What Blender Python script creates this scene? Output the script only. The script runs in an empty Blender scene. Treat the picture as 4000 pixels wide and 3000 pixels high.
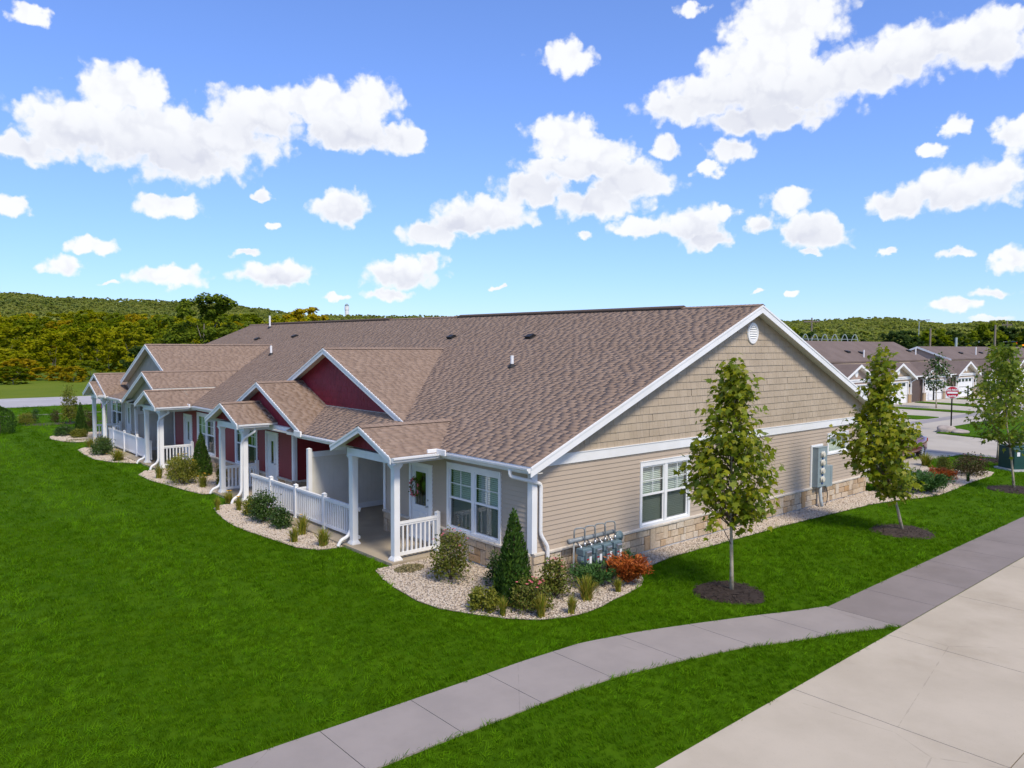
import bpy, math, random
import numpy as np
from mathutils import Matrix, Vector
rad = math.radians
scene = bpy.context.scene
col = scene.collection
rnd = random.Random(7)

# ---------------------------------------------------------------- camera
CAM = np.array([-11.895, -12.843, 5.544])
yaw, pit, rol, FPX = rad(41.232), rad(-2.962), rad(.283), 2996.9 / 4000
Fv = np.array([math.sin(yaw) * math.cos(pit), math.cos(yaw) * math.cos(pit), math.sin(pit)])
Rv = np.array([math.cos(yaw), -math.sin(yaw), 0.0])
Uv = np.cross(Rv, Fv)
R2 = Rv * math.cos(rol) + Uv * math.sin(rol)
U2 = -Rv * math.sin(rol) + Uv * math.cos(rol)
cd = bpy.data.cameras.new('camera')
cd.sensor_width = 36
cd.lens = 36 * FPX
cd.clip_end = 9000
cam = bpy.data.objects.new('camera', cd)
cam.matrix_world = Matrix(((R2[0], U2[0], -Fv[0], CAM[0]), (R2[1], U2[1], -Fv[1], CAM[1]), (R2[2], U2[2], -Fv[2], CAM[2]), (0, 0, 0, 1)))
col.objects.link(cam)
scene.camera = cam
scene.view_settings.view_transform = 'Standard'
scene.view_settings.look = 'None'
scene.view_settings.exposure = 0.56
scene.view_settings.gamma = 1
scene.view_settings.use_curve_mapping = False
scene.cycles.max_bounces = 5
scene.cycles.transparent_max_bounces = 12
scene.cycles.use_denoising = True

# ---------------------------------------------------------------- sky and sun
SUN_AZ, SUN_EL = 193.0, 50.0
world = bpy.data.worlds.new('World')
scene.world = world
world.use_nodes = True
W = world.node_tree
W.nodes.clear()


class NG:
    """tiny node-graph helper"""
    def __init__(s, t):
        s.t = t

    def n(s, typ, ins=None, **kw):
        nd = s.t.nodes.new(typ)
        for k, v in kw.items():
            setattr(nd, k, v)
        for k, v in (ins or {}).items():
            sock = nd.inputs[k]
            if isinstance(v, bpy.types.NodeSocket):
                s.t.links.new(v, sock)
            else:
                sock.default_value = v
        return nd

    def m(s, op, a, b=0.0, c=0.0, clamp=False):
        return s.n('ShaderNodeMath', {0: a, 1: b, 2: c}, operation=op, use_clamp=clamp).outputs[0]

    def vm(s, op, a, b=(0, 0, 0), out=0):
        nd = s.n('ShaderNodeVectorMath', {0: a, 1: b}, operation=op)
        return nd.outputs[out]

    def mix(s, f, a, b, blend='MIX'):
        nd = s.n('ShaderNodeMix', data_type='RGBA', blend_type=blend)
        for i, v in ((0, f), (6, a), (7, b)):
            if isinstance(v, bpy.types.NodeSocket):
                s.t.links.new(v, nd.inputs[i])
            else:
                nd.inputs[i].default_value = v if i == 0 or len(v) == 4 else (*v, 1)
        return nd.outputs[2]

    def smooth(s, x, a, b):
        nd = s.n('ShaderNodeMapRange', {0: x, 1: a, 2: b, 3: 0.0, 4: 1.0}, interpolation_type='SMOOTHSTEP')
        return nd.outputs[0]


# each cumulus as angular ellipses: azimuth, elevation, half-width, half-height in degrees
CLOUDS = [(14.8,16,3.1,1.8),(12.1,13.4,4,1.9),(16.4,13.6,5.9,2.6),(18.4,12.5,4.5,1.9),(23.2,15.5,4.4,1.9),(27.6,16.4,4.6,1.8),(31,17.1,2.5,1.6),(29.5,14.7,4,1.2),(33.2,14.6,1.8,1.1),(9.3,11.9,2,0.9),(20.7,13.8,4.6,1.8),(60.4,21.2,4.4,2.1),(58.6,19.1,4.2,1.7),(56.2,17.3,4.6,1.7),(53.3,16.6,3.2,1.1),(60.5,17.3,5.8,2.3),(64.9,17.6,4.9,1.6),(69,18.7,4.6,1.6),(72.3,18.4,2.9,1.8),(73.7,19.4,1.7,1),(59,15.5,4.5,1.2),(56.9,13.5,1.7,0.9),(55.3,12.4,1,0.6),(44.9,14.7,3,1.6),(47.4,13.8,3,1.3),(46.1,12.8,4.7,1),(42.7,11.2,3.1,1.5),(39.6,9.6,3.8,1.3),(37.2,8.8,2.7,1.1),(35.2,8,2.4,0.9),(49.8,11.8,3.6,1.6),(52.4,13.9,1.3,0.9),(47.4,10.2,4,1.2),(50.5,8.5,2,0.9),(54.4,8.6,2.6,1.5),(55.4,7.7,1.9,0.9),(56.4,9.3,0.9,0.7),(60.7,10,1.7,1.1),(59.2,8.5,1.2,0.9),(62.5,7.8,2.5,1.4),(70.6,10,3.3,1.4),(73.1,10.3,2.2,1.4),(67.6,9.3,2.2,0.9),(70.8,13.9,1,0.7),(73.8,12.9,1.2,1.2),(69.4,12.6,1,0.5),(74.2,5.4,1.2,1),(71.1,6,1.1,0.4),(45.1,20,2.2,1.2),(46.6,8,0.7,0.4),(29,9.7,2.2,1.3),(17.2,9.1,2.7,0.8),(8.6,8.5,1.2,0.7),(23.3,10.2,0.9,0.4),(12.6,6.2,1.6,0.5),(11.1,4.9,1.3,0.6),(24.3,4.9,2.9,0.9),(17.4,4.5,2.8,0.8),(33.1,5.2,3.1,1.2),(35.2,5.9,1.3,1),(32,3.6,2,0.6),(22.3,6.2,1.2,0.3),(62.4,6.3,1,0.3),(71.2,2.7,1.4,0.5),(73.3,3.4,1.5,0.4),(61.1,3.6,0.5,0.3),(67.2,6.2,0.7,0.3),(53.9,22.6,1,0.5),(9.5,19.5,1.1,0.6),(28.6,3.4,1,0.3),(40.3,4.3,0.6,0.2),(59,3.8,0.7,0.2),(73.3,1.7,1.2,0.3),(24.3,8.2,0.6,0.3),(13.5,3.8,0.8,0.2)]
# the larger cloud bodies, whose undersides are shaded
BODIES = [(15.5, 13.6, 7.5, 3.2), (27, 15.4, 6.5, 2.4), (60, 17.5, 8, 3.6), (70, 18.4, 6, 2.2), (46, 12.8, 6, 2.6), (39, 9.4, 6, 1.8), (54.5, 8.4, 3.5, 1.7), (61.5, 8.4, 3.4, 2.0), (71, 9.8, 4.5, 1.9), (29, 9.6, 2.4, 1.5), (33.5, 5.2, 3.6, 1.3), (24.3, 4.9, 3, 1)]


def build_sky():
    g = NG(W)
    sky = g.n('ShaderNodeTexSky', sky_type='NISHITA', sun_disc=False, sun_elevation=rad(SUN_EL), sun_rotation=rad(SUN_AZ),
              altitude=0, air_density=.7, dust_density=.2, ozone_density=4.0)
    tc = g.n('ShaderNodeTexCoord').outputs['Generated']
    sp = g.n('ShaderNodeSeparateXYZ', {0: tc})
    x, y, z = sp.outputs
    az = g.m('MULTIPLY', g.m('ARCTAN2', x, y), 180 / math.pi)
    el = g.m('MULTIPLY', g.m('ARCSINE', z), 180 / math.pi)
    ae0 = g.n('ShaderNodeCombineXYZ', {0: az, 1: el, 2: 0.0}).outputs[0]
    # ragged billowing outline: warp the angular coordinates with noise, then add rounded puffs
    nz = g.n('ShaderNodeTexNoise', {'Vector': ae0, 'Scale': .8, 'Detail': 7.0, 'Roughness': .5}, noise_dimensions='2D')
    off = g.vm('SUBTRACT', nz.outputs['Color'], (.5, .5, .5))
    ae = g.vm('ADD', ae0, g.vm('MULTIPLY', off, (1.9, 1.2, 0)))
    best = None
    for a, e, w, h in CLOUDS:
        d = g.n('ShaderNodeVectorMath', {0: ae, 1: (1 / w, 1 / h, 0), 2: (-a / w, -e / h, 0)}, operation='MULTIPLY_ADD').outputs[0]
        ln = g.n('ShaderNodeVectorMath', {0: d}, operation='LENGTH').outputs['Value']
        best = ln if best is None else g.m('MINIMUM', best, ln)
    # the same fair-weather cumulus goes on round the rest of the sky
    rest = g.n('ShaderNodeTexNoise', {'Vector': g.vm('MULTIPLY', ae0, (1, 2.2, 0)), 'Scale': .07, 'Detail': 3.0, 'Roughness': .5}, noise_dimensions='2D').outputs['Fac']
    out_of = g.m('MAXIMUM', g.smooth(el, 24, 29), g.m('MAXIMUM', g.smooth(az, 77, 82), g.m('SUBTRACT', 1.0, g.smooth(az, 0, 5))))
    rest = g.m('MULTIPLY', g.smooth(rest, .5, .72), out_of)
    best = g.m('MAXIMUM', g.m('SUBTRACT', 1.0, best), g.m('SUBTRACT', g.m('MULTIPLY', rest, 1.6), .6))
    wv = g.vm('ADD', ae0, g.vm('MULTIPLY', off, (1.0, 1.0, 0)))
    v1 = g.n('ShaderNodeTexVoronoi', {'Vector': wv, 'Scale': .62, 'Smoothness': .5}, voronoi_dimensions='2D', feature='SMOOTH_F1').outputs['Distance']
    v2 = g.n('ShaderNodeTexVoronoi', {'Vector': wv, 'Scale': 1.7, 'Smoothness': .5}, voronoi_dimensions='2D', feature='SMOOTH_F1').outputs['Distance']
    puff = g.m('ADD', g.m('MULTIPLY', g.m('SUBTRACT', .45, v1), .55), g.m('MULTIPLY', g.m('SUBTRACT', .42, v2), .26))
    fine = g.n('ShaderNodeTexNoise', {'Vector': ae0, 'Scale': 3.0, 'Detail': 6.0, 'Roughness': .6}, noise_dimensions='2D').outputs['Fac']
    dens = g.m('ADD', g.m('ADD', best, puff), g.m('MULTIPLY', g.m('SUBTRACT', fine, .5), .22))
    alpha = g.smooth(dens, -.08, .36)
    alpha = g.m('MULTIPLY', alpha, g.smooth(el, .2, 2.5))
    # crowns white, flat undersides and hollows between puffs faintly lavender grey
    low = None
    for a, e, w, h in BODIES:
        d = g.n('ShaderNodeVectorMath', {0: ae, 1: (1 / w, 1 / h, 0), 2: (-a / w, -e / h, 0)}, operation='MULTIPLY_ADD').outputs[0]
        ln = g.n('ShaderNodeVectorMath', {0: d}, operation='LENGTH').outputs['Value']
        yv = g.n('ShaderNodeSeparateXYZ', {0: d}).outputs[1]
        q = g.m('MULTIPLY', g.m('SUBTRACT', 1.5, ln, clamp=True), g.smooth(yv, .45, -.75))
        low = q if low is None else g.m('MAXIMUM', low, q)
    hol = g.smooth(g.m('ADD', v1, g.m('MULTIPLY', v2, .4)), .45, .95)
    shade = g.m('MULTIPLY', g.m('ADD', g.m('MULTIPLY', low, .75), g.m('MULTIPLY', hol, .35)), g.smooth(dens, .1, .6), clamp=True)
    ccol = g.mix(shade, (4.55, 4.6, 4.7), (3.15, 3.25, 3.7))
    # hold the horizon glare down, as the camera's exposure blending did
    lum = g.n('ShaderNodeRGBToBW', {0: sky.outputs[0]}).outputs[0]
    skyc = g.n('ShaderNodeVectorMath', {0: sky.outputs[0], 3: g.m('DIVIDE', 1.0, g.m('ADD', 1.0, g.m('MULTIPLY', lum, .16)))}, operation='SCALE').outputs[0]
    skyc = g.mix(1.0, skyc, (1.16, 1.24, 1.54), 'MULTIPLY')
    out = g.mix(g.m('MULTIPLY', alpha, .97), skyc, ccol)
    bg = g.n('ShaderNodeBackground', {'Color': out, 'Strength': .15})
    wo = g.n('ShaderNodeOutputWorld')
    W.links.new(bg.outputs[0], wo.inputs[0])


build_sky()
sd = bpy.data.lights.new('sun', 'SUN')
sd.energy = 2.6
sd.angle = rad(13.0)
sd.color = (1.0, .89, .72)
sun = bpy.data.objects.new('sun', sd)
S_DIR = Vector((math.sin(rad(SUN_AZ)) * math.cos(rad(SUN_EL)), math.cos(rad(SUN_AZ)) * math.cos(rad(SUN_EL)), math.sin(rad(SUN_EL))))
sun.rotation_euler = S_DIR.to_track_quat('Z', 'Y').to_euler()
col.objects.link(sun)

# ---------------------------------------------------------------- materials
MATS = {}


def mat(name, base, rough=.6, var=None, island=None, bump=None, spec=.35, metal=0.0, coat=0.0, trans=None, inst=None, wear=False):
    """var = (scale, colour2, detail); island = list of colours picked per loose piece; bump = (scale, strength, dist)"""
    m = bpy.data.materials.new(name)
    m.use_nodes = True
    t = m.node_tree
    t.nodes.clear()
    g = NG(t)
    bs = g.n('ShaderNodeBsdfPrincipled', {'Base Color': (*base, 1), 'Roughness': rough, 'Metallic': metal, 'Specular IOR Level': spec, 'Coat Weight': coat})
    c = None
    pos = g.n('ShaderNodeNewGeometry')
    if island or inst:
        r_ = g.n('ShaderNodeObjectInfo').outputs['Random']
        if not inst:
            r_ = g.m('FRACT', g.m('ADD', r_, pos.outputs['Random Per Island']))
        lst = island or inst
        cr = g.n('ShaderNodeValToRGB', {0: r_})
        el = cr.color_ramp.elements
        cr.color_ramp.interpolation = 'LINEAR'
        while len(el) < len(lst):
            el.new(.5)
        for i, cc in enumerate(lst):
            el[i].position = i / (len(lst) - 1)
            el[i].color = (*cc, 1)
        c = cr.outputs[0]
    if var:
        nz = g.n('ShaderNodeTexNoise', {'Vector': pos.outputs['Position'], 'Scale': var[0], 'Detail': var[2] if len(var) > 2 else 5.0, 'Roughness': .6})
        f = g.smooth(nz.outputs['Fac'], .32, .68)
        if c is None:
            c = g.mix(f, base, var[1])
        else:
            c = g.mix(f, c, g.mix(1.0, c, var[1], 'MULTIPLY'))
    if wear:
        if c is None:
            c = g.mix(0.0, base, base)
        P_ = pos.outputs['Position']
        st = g.smooth(g.n('ShaderNodeTexNoise', {'Vector': P_, 'Scale': .33, 'Detail': 7.0, 'Roughness': .62}).outputs['Fac'], .50, .74)
        c = g.mix(g.m('MULTIPLY', st, .8), c, g.mix(1.0, c, (.80, .78, .75), 'MULTIPLY'))
        sp_ = g.smooth(g.n('ShaderNodeTexNoise', {'Vector': P_, 'Scale': 42.0, 'Detail': 3.0, 'Roughness': .6}).outputs['Fac'], .62, .74)
        c = g.mix(g.m('MULTIPLY', sp_, .5), c, g.mix(1.0, c, (.72, .70, .68), 'MULTIPLY'))
        ed = g.n('ShaderNodeTexVoronoi', {'Vector': P_, 'Scale': .16, 'Randomness': 1.0}, feature='DISTANCE_TO_EDGE').outputs['Distance']
        wob = g.n('ShaderNodeTexNoise', {'Vector': P_, 'Scale': 3.0, 'Detail': 5.0}).outputs['Fac']
        ck = g.m('MULTIPLY', g.m('LESS_THAN', g.m('ADD', ed, g.m('MULTIPLY', g.m('SUBTRACT', wob, .5), .012)), .0008), .2)
        c = g.mix(ck, c, (.09, .08, .07))
    if c is not None:
        t.links.new(c, bs.inputs['Base Color'])
    if bump:
        nb = g.n('ShaderNodeTexNoise', {'Vector': pos.outputs['Position'], 'Scale': bump[0], 'Detail': 6.0, 'Roughness': .65})
        bp = g.n('ShaderNodeBump', {'Height': nb.outputs['Fac'], 'Strength': bump[1], 'Distance': bump[2] if len(bump) > 2 else .01})
        t.links.new(bp.outputs[0], bs.inputs['Normal'])
    sh = bs.outputs[0]
    if trans:
        tr = g.n('ShaderNodeBsdfTranslucent', {'Color': (*base, 1)})
        if c is not None:
            br = g.mix(1.0, c, (1.3, 1.35, .7), 'MULTIPLY')
            t.links.new(br, tr.inputs['Color'])
        sh = g.n('ShaderNodeMixShader', {0: trans, 1: sh, 2: tr.outputs[0]}).outputs[0]
    o = g.n('ShaderNodeOutputMaterial')
    t.links.new(sh, o.inputs[0])
    MATS[name] = m
    return m


def glass_mat(name, tint=(.9, .95, .93), ior=2.0):
    m = bpy.data.materials.new(name)
    m.use_nodes = True
    t = m.node_tree
    t.nodes.clear()
    g = NG(t)
    lw = g.n('ShaderNodeLayerWeight', {'Blend': .5})
    fr = g.m('ADD', g.m('MULTIPLY', g.m('POWER', lw.outputs['Facing'], 4.0), .6), .11)
    a = g.n('ShaderNodeBsdfTransparent', {'Color': (*tint, 1)})
    b = g.n('ShaderNodeBsdfGlossy', {'Color': (1, 1, 1, 1), 'Roughness': .015})
    mx = g.n('ShaderNodeMixShader', {0: fr, 1: a.outputs[0], 2: b.outputs[0]})
    o = g.n('ShaderNodeOutputMaterial')
    t.links.new(mx.outputs[0], o.inputs[0])
    MATS[name] = m


SH = [(.245, .178, .138), (.262, .191, .149), (.278, .204, .160), (.292, .216, .170), (.252, .182, .141)]
mat('shingle', (.25, .19, .15), .9, var=(1.2, (.95, .945, .94)), island=SH, bump=(120, .25, .003), spec=.1)
mat('roof_deck', (.10, .075, .06), .95, spec=.1)
mat('far_shingle', (.15, .115, .10), .9, var=(.6, (.18, .14, .125)), bump=(60, .3), spec=.15)
mat('white', (.80, .81, .82), .45, var=(1.3, (.74, .75, .75), 3.0), spec=.4)
mat('soffit', (.70, .68, .62), .6, var=(2, (.64, .62, .56)))
mat('white_metal', (.80, .80, .80), .32, var=(2, (.74, .74, .73)), spec=.5)
mat('tan_siding', (.455, .375, .295), .55, var=(.9, (.43, .352, .277), 6.0), bump=(90, .06), spec=.3)
mat('tan_shake', (.45, .37, .275), .65, var=(1.2, (.90, .89, .88), 5.0), island=[(.42, .345, .255), (.465, .385, .29)], bump=(70, .15), spec=.25)
mat('grey_siding', (.40, .355, .30), .55, var=(.9, (.37, .33, .275), 6.0), spec=.3)
mat('grey_shake', (.40, .35, .29), .65, island=[(.37, .33, .27), (.42, .37, .31)], bump=(70, .15), spec=.25)
mat('red_siding', (.245, .030, .036), .5, var=(.9, (.215, .025, .031), 6.0), bump=(90, .06), spec=.3)
mat('red_shake', (.17, .018, .026), .55, var=(1.4, (.80, .78, .80), 5.0), island=[(.215, .014, .030), (.25, .019, .037)], bump=(60, .12), spec=.3)
mat('sheathing', (.25, .21, .17), .9)
mat('interior', (.05, .05, .045), .9)
STN = [(.50, .38, .25), (.56, .45, .32), (.60, .50, .38), (.45, .29, .15), (.62, .55, .45), (.53, .42, .30), (.40, .30, .20)]
mat('stone', (.5, .4, .28), .85, var=(14, (.82, .80, .77), 8.0), island=STN, bump=(26, .6, .02), spec=.2)
mat('mortar', (.34, .30, .25), .95)
mat('cap_stone', (.62, .57, .49), .8, var=(7, (.50, .455, .39), 8.0), bump=(30, .5, .01), spec=.2)
mat('foundation', (.52, .53, .53), .9, var=(4, (.45, .45, .45)))
mat('porch_slab', (.40, .335, .24), .85, var=(1.1, (.33, .275, .20), 8.0), bump=(120, .15))
mat('sidewalk', (.315, .278, .255), .9, var=(1.0, (.28, .248, .228), 9.0), bump=(160, .18), spec=.2, wear=True)
mat('stained_walk', (.215, .186, .172), .85, var=(.8, (.245, .212, .197), 9.0), bump=(160, .18), spec=.2, wear=True)
mat('driveway', (.485, .425, .335), .9, var=(.55, (.425, .37, .288), 10.0), bump=(140, .15), spec=.2, wear=True)
mat('far_concrete', (.46, .42, .355), .9, var=(.25, (.41, .37, .31), 8.0), wear=True)
mat('far_road', (.42, .40, .40), .9, var=(.2, (.37, .355, .36), 8.0))
mat('dark_strip', (.27, .25, .25), .9, var=(.6, (.30, .28, .28)))
mat('door', (.70, .72, .74), .4, spec=.45)
mat('grille_black', (.012, .012, .012), .5)
mat('black', (.015, .015, .016), .5)
mat('steel', (.45, .46, .47), .35, metal=.85)
mat('meter_grey', (.13, .19, .215), .45, var=(9, (.10, .155, .18)), spec=.45)
mat('pipe_grey', (.24, .265, .28), .42, var=(12, (.20, .225, .24)), spec=.5)
mat('cabinet', (.25, .315, .34), .42, var=(3, (.225, .285, .31)), spec=.45)
mat('conduit', (.42, .47, .49), .45)
mat('meter_face', (.62, .60, .52), .3, spec=.5)
mat('blue_cap', (.02, .08, .30), .4)
mat('label_white', (.75, .76, .78), .5)
mat('label_red', (.35, .02, .03), .5)
mat('slat', (.80, .80, .76), .55)
mat('curtain', (.72, .74, .66), .8)
mat('screen', (.025, .03, .028), .6)
mat('bark_pale', (.44, .39, .29), .85, var=(9, (.30, .26, .17), 7.0), bump=(40, .4))
mat('bark_grey', (.20, .18, .155), .9, var=(6, (.12, .105, .09)), bump=(30, .5))
mat('twig', (.10, .07, .045), .9)
mat('mulch', (.028, .019, .015), .95, island=[(.018, .012, .010), (.045, .032, .025), (.028, .019, .015), (.07, .052, .04)], bump=(60, .5))
mat('soil', (.07, .055, .03), .95)
mat('gravel', (.40, .34, .27), .9, var=(25, (.22, .18, .145), 8.0), bump=(50, .6, .02))
mat('pebble', (.55, .5, .44), .75, island=[(.47, .39, .30), (.52, .445, .355), (.58, .515, .43), (.42, .34, .26), (.50, .41, .32), (.55, .485, .40), (.36, .29, .23)], spec=.3)
mat('red_paint', (.13, .008, .014), .25, spec=.5, coat=.8)
mat('tyre', (.012, .012, .012), .8)
mat('rim', (.55, .56, .57), .3, metal=.7)
mat('tail_red', (.30, .01, .012), .25)
mat('car_glass', (.03, .045, .05), .08, spec=.7)
mat('box_green', (.012, .06, .05), .45, var=(3, (.010, .05, .043)), spec=.4)
mat('sign_red', (.42, .008, .03), .4)
mat('sign_white', (.78, .78, .78), .45)
mat('pole_wood', (.26, .21, .165), .9, var=(5, (.20, .165, .13)))
mat('galv', (.42, .46, .46), .5, metal=.3)
mat('boulder', (.42, .36, .31), .85, var=(3, (.33, .28, .25)), bump=(12, .5, .05))
mat('pink', (.55, .08, .14), .6)
mat('terracotta', (.30, .10, .05), .8)
mat('brown_siding', (.105, .072, .062), .6)
mat('olive_siding', (.20, .17, .12), .6)
mat('far_tan', (.42, .335, .24), .6, var=(.8, (.385, .305, .215)))
mat('far_rose', (.40, .30, .25), .6)
glass_mat('glass')

# foliage
mat('maple', (.10, .15, .012), .5, island=[(.10, .155, .005), (.15, .205, .006), (.22, .26, .008), (.30, .29, .010), (.17, .215, .007)], trans=.42, spec=.35)
mat('maple_dark', (.06, .10, .012), .55, island=[(.09, .145, .006), (.13, .19, .008), (.19, .235, .010)], trans=.42)
mat('orange_leaf', (.5, .22, .02), .6, trans=.3)
mat('arborvitae', (.02, .055, .008), .7, island=[(.018, .055, .004), (.03, .08, .006), (.05, .11, .008), (.08, .15, .01)], trans=.15)
mat('juniper', (.04, .10, .02), .7, island=[(.028, .085, .018), (.05, .125, .025), (.075, .16, .03)], trans=.2)
mat('barberry', (.22, .055, .012), .6, island=[(.26, .055, .010), (.38, .09, .014), (.46, .14, .02)], trans=.25)
mat('rose_leaf', (.05, .075, .012), .6, island=[(.06, .09, .008), (.10, .13, .012), (.16, .175, .02), (.14, .10, .02)], trans=.25)
mat('dark_leaf', (.02, .05, .012), .45, island=[(.022, .055, .008), (.04, .085, .012), (.07, .125, .016)], trans=.2)
mat('olive_leaf', (.09, .11, .015), .6, island=[(.10, .12, .010), (.16, .175, .014), (.24, .225, .02)], trans=.25)
mat('lily_leaf', (.09, .13, .016), .55, island=[(.12, .165, .012), (.19, .23, .016), (.30, .28, .03), (.38, .27, .06)], trans=.25)
mat('red_green_leaf', (.07, .05, .016), .6, island=[(.05, .055, .012), (.09, .05, .018), (.06, .075, .012)], trans=.2)
mat('dry_sedum', (.22, .19, .08), .8, island=[(.16, .15, .06), (.28, .22, .11), (.13, .15, .05)])
mat('petal_pink', (.65, .16, .20), .6)
mat('petal_yellow', (.75, .42, .02), .6)
FT = {'wood_lime': [(.26, .28, .006), (.36, .36, .008), (.45, .41, .012), (.21, .25, .006)],
      'wood_gold': [(.42, .32, .008), (.50, .36, .012), (.34, .29, .008)],
      'wood_green': [(.14, .19, .006), (.20, .25, .008), (.26, .29, .010), (.11, .16, .006)],
      'wood_dark': [(.035, .070, .018), (.055, .095, .022), (.085, .13, .024)],
      'hill_green': [(.24, .28, .075), (.29, .32, .085), (.33, .345, .09), (.19, .24, .075)]}  # hill_green: distance haze put into the paler leaf colours
for k_, v_ in FT.items():
    mat(k_, v_[1], .7, island=v_ if k_ != 'hill_green' else None, inst=v_ if k_ == 'hill_green' else None, var=(.25, (.72, .76, .8)) if k_ != 'hill_green' else None, trans=.5, spec=.08)
mat('grass_blade', (.05, .14, .005), .6, inst=[(.055, .132, .001), (.074, .162, .0015), (.10, .20, .002), (.085, .178, .0015)], var=(.55, (.70, .80, .6), 6.0), trans=.35, spec=.05)
mat('wood_oak', (.10, .145, .01), .7, island=[(.07, .11, .008), (.11, .155, .01), (.16, .20, .012)], trans=.35, spec=.1)
mat('grass_tip', (.10, .25, .01), .6, inst=[(.09, .23, .002), (.13, .27, .004)], trans=.35, spec=.05)
mat('lawn', (.044, .110, .0015), .95, var=(1.6, (.064, .142, .002), 10.0), bump=(55, .8, .03), spec=.05)
mat('meadow', (.10, .155, .012), .95, var=(.08, (.14, .18, .018), 10.0), bump=(8, .6, .1), spec=.05)
mat('far_ground', (.07, .12, .015), .95, var=(.02, (.10, .145, .02), 8.0), spec=.05)


# ---------------------------------------------------------------- mesh helpers
class MB:
    def __init__(s, M=None):
        s.v, s.f, s.mi, s.k = [], [], [], 0
        s.M, s.flip = None, False
        s.setM(M)

    def setM(s, M):
        s.M = M
        s.flip = M is not None and M.to_3x3().determinant() < 0
        return s

    def add(s, vs, fs):
        o = len(s.v)
        if s.M is not None:
            s.v += [tuple(s.M @ Vector(p)) for p in vs]
        else:
            s.v += [tuple(p) for p in vs]
        for f in fs:
            f = [i + o for i in f]
            s.f.append(f[::-1] if s.flip else f)
            s.mi.append(s.k)
        return s

    def box(s, x0, x1, y0, y1, z0, z1):
        s.add([(x0, y0, z0), (x1, y0, z0), (x1, y1, z0), (x0, y1, z0), (x0, y0, z1), (x1, y0, z1), (x1, y1, z1), (x0, y1, z1)],
              [(0, 3, 2, 1), (4, 5, 6, 7), (0, 1, 5, 4), (1, 2, 6, 5), (2, 3, 7, 6), (3, 0, 4, 7)])
        return s

    def cham(s, x0, x1, y0, y1, z0, z1, c):
        """box with chamfered +z face"""
        s.add([(x0, y0, z0), (x1, y0, z0), (x1, y1, z0), (x0, y1, z0), (x0, y0, z1 - c), (x1, y0, z1 - c), (x1, y1, z1 - c), (x0, y1, z1 - c),
               (x0 + c, y0 + c, z1), (x1 - c, y0 + c, z1), (x1 - c, y1 - c, z1), (x0 + c, y1 - c, z1)],
              [(0, 3, 2, 1), (0, 1, 5, 4), (1, 2, 6, 5), (2, 3, 7, 6), (3, 0, 4, 7), (4, 5, 9, 8), (5, 6, 10, 9), (6, 7, 11, 10), (7, 4, 8, 11), (8, 9, 10, 11)])
        return s

    def sweep(s, poly, d):
        """closed polygon (list of 3d points) pushed along vector d"""
        n = len(poly)
        P = [Vector(p) for p in poly]
        d = Vector(d)
        nr = Vector((0, 0, 0))
        for i in range(n):
            nr += P[i].cross(P[(i + 1) % n])
        if nr.dot(d) > 0:
            P = P[::-1]
        s.add(P + [p + d for p in P], [list(range(n)), list(range(2 * n - 1, n - 1, -1))] + [(i, i + n, (i + 1) % n + n, (i + 1) % n) for i in range(n)])
        return s

    def tube(s, pts, r, n=8, caps=True, rot=0.0, sq=None):
        P = [Vector(p) for p in pts]
        rr = r if isinstance(r, (list, tuple)) else [r] * len(P)
        t0 = (P[1] - P[0]).normalized()
        a = Vector((0, 0, 1)) if abs(t0.z) < .9 else Vector((0, 1, 0))
        x = t0.cross(a).normalized()
        vs, fs = [], []
        for i, p in enumerate(P):
            if i == 0:
                t = t0
            elif i == len(P) - 1:
                t = (P[i] - P[i - 1]).normalized()
            else:
                t = ((P[i + 1] - P[i]).normalized() + (P[i] - P[i - 1]).normalized()).normalized()
            x = (x - t * x.dot(t)).normalized()
            y = t.cross(x)
            for k in range(n):
                an = 2 * math.pi * k / n + rot
                ca, sa = math.cos(an), math.sin(an)
                if sq:
                    ca, sa = (1 if ca > 0 else -1) * sq[0], (1 if sa > 0 else -1) * sq[1]
                vs.append(p + (x * ca + y * sa) * rr[i])
        for i in range(len(P) - 1):
            for k in range(n):
                a, b = i * n + k, i * n + (k + 1) % n
                fs.append((a, b, b + n, a + n))
        if caps:
            fs.append(tuple(range(n - 1, -1, -1)))
            fs.append(tuple(range((len(P) - 1) * n, len(P) * n)))
        s.add(vs, fs)
        return s

    def lathe(s, prof, c=(0, 0, 0), n=16, axis='z'):
        """prof = [(r, h)]"""
        vs, fs = [], []
        for r, h in prof:
            for k in range(n):
                a = 2 * math.pi * k / n
                p = (r * math.cos(a), r * math.sin(a), h)
                if axis == 'y':
                    p = (p[0], -p[2], p[1])
                elif axis == 'x':
                    p = (p[2], p[0], p[1])
                vs.append((p[0] + c[0], p[1] + c[1], p[2] + c[2]))
        for i in range(len(prof) - 1):
            for k in range(n):
                a, b = i * n + k, i * n + (k + 1) % n
                fs.append((a, b, b + n, a + n))
        fs.append(tuple(range(n - 1, -1, -1)))
        fs.append(tuple(range((len(prof) - 1) * n, len(prof) * n)))
        s.add(vs, fs)
        return s

    def mesh(s, name, mats, smooth=False):
        me = bpy.data.meshes.new(name)
        me.from_pydata(s.v, [], s.f)
        for m in ([mats] if isinstance(mats, str) else mats):
            me.materials.append(MATS[m])
        if any(s.mi):
            me.polygons.foreach_set('material_index', s.mi)
        if smooth:
            me.polygons.foreach_set('use_smooth', [True] * len(me.polygons))
        me.update()
        return me

    def build(s, name, mats, parent=None, smooth=False, **kw):
        return obj(name, s.mesh(name, mats, smooth), parent, **kw)


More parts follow.
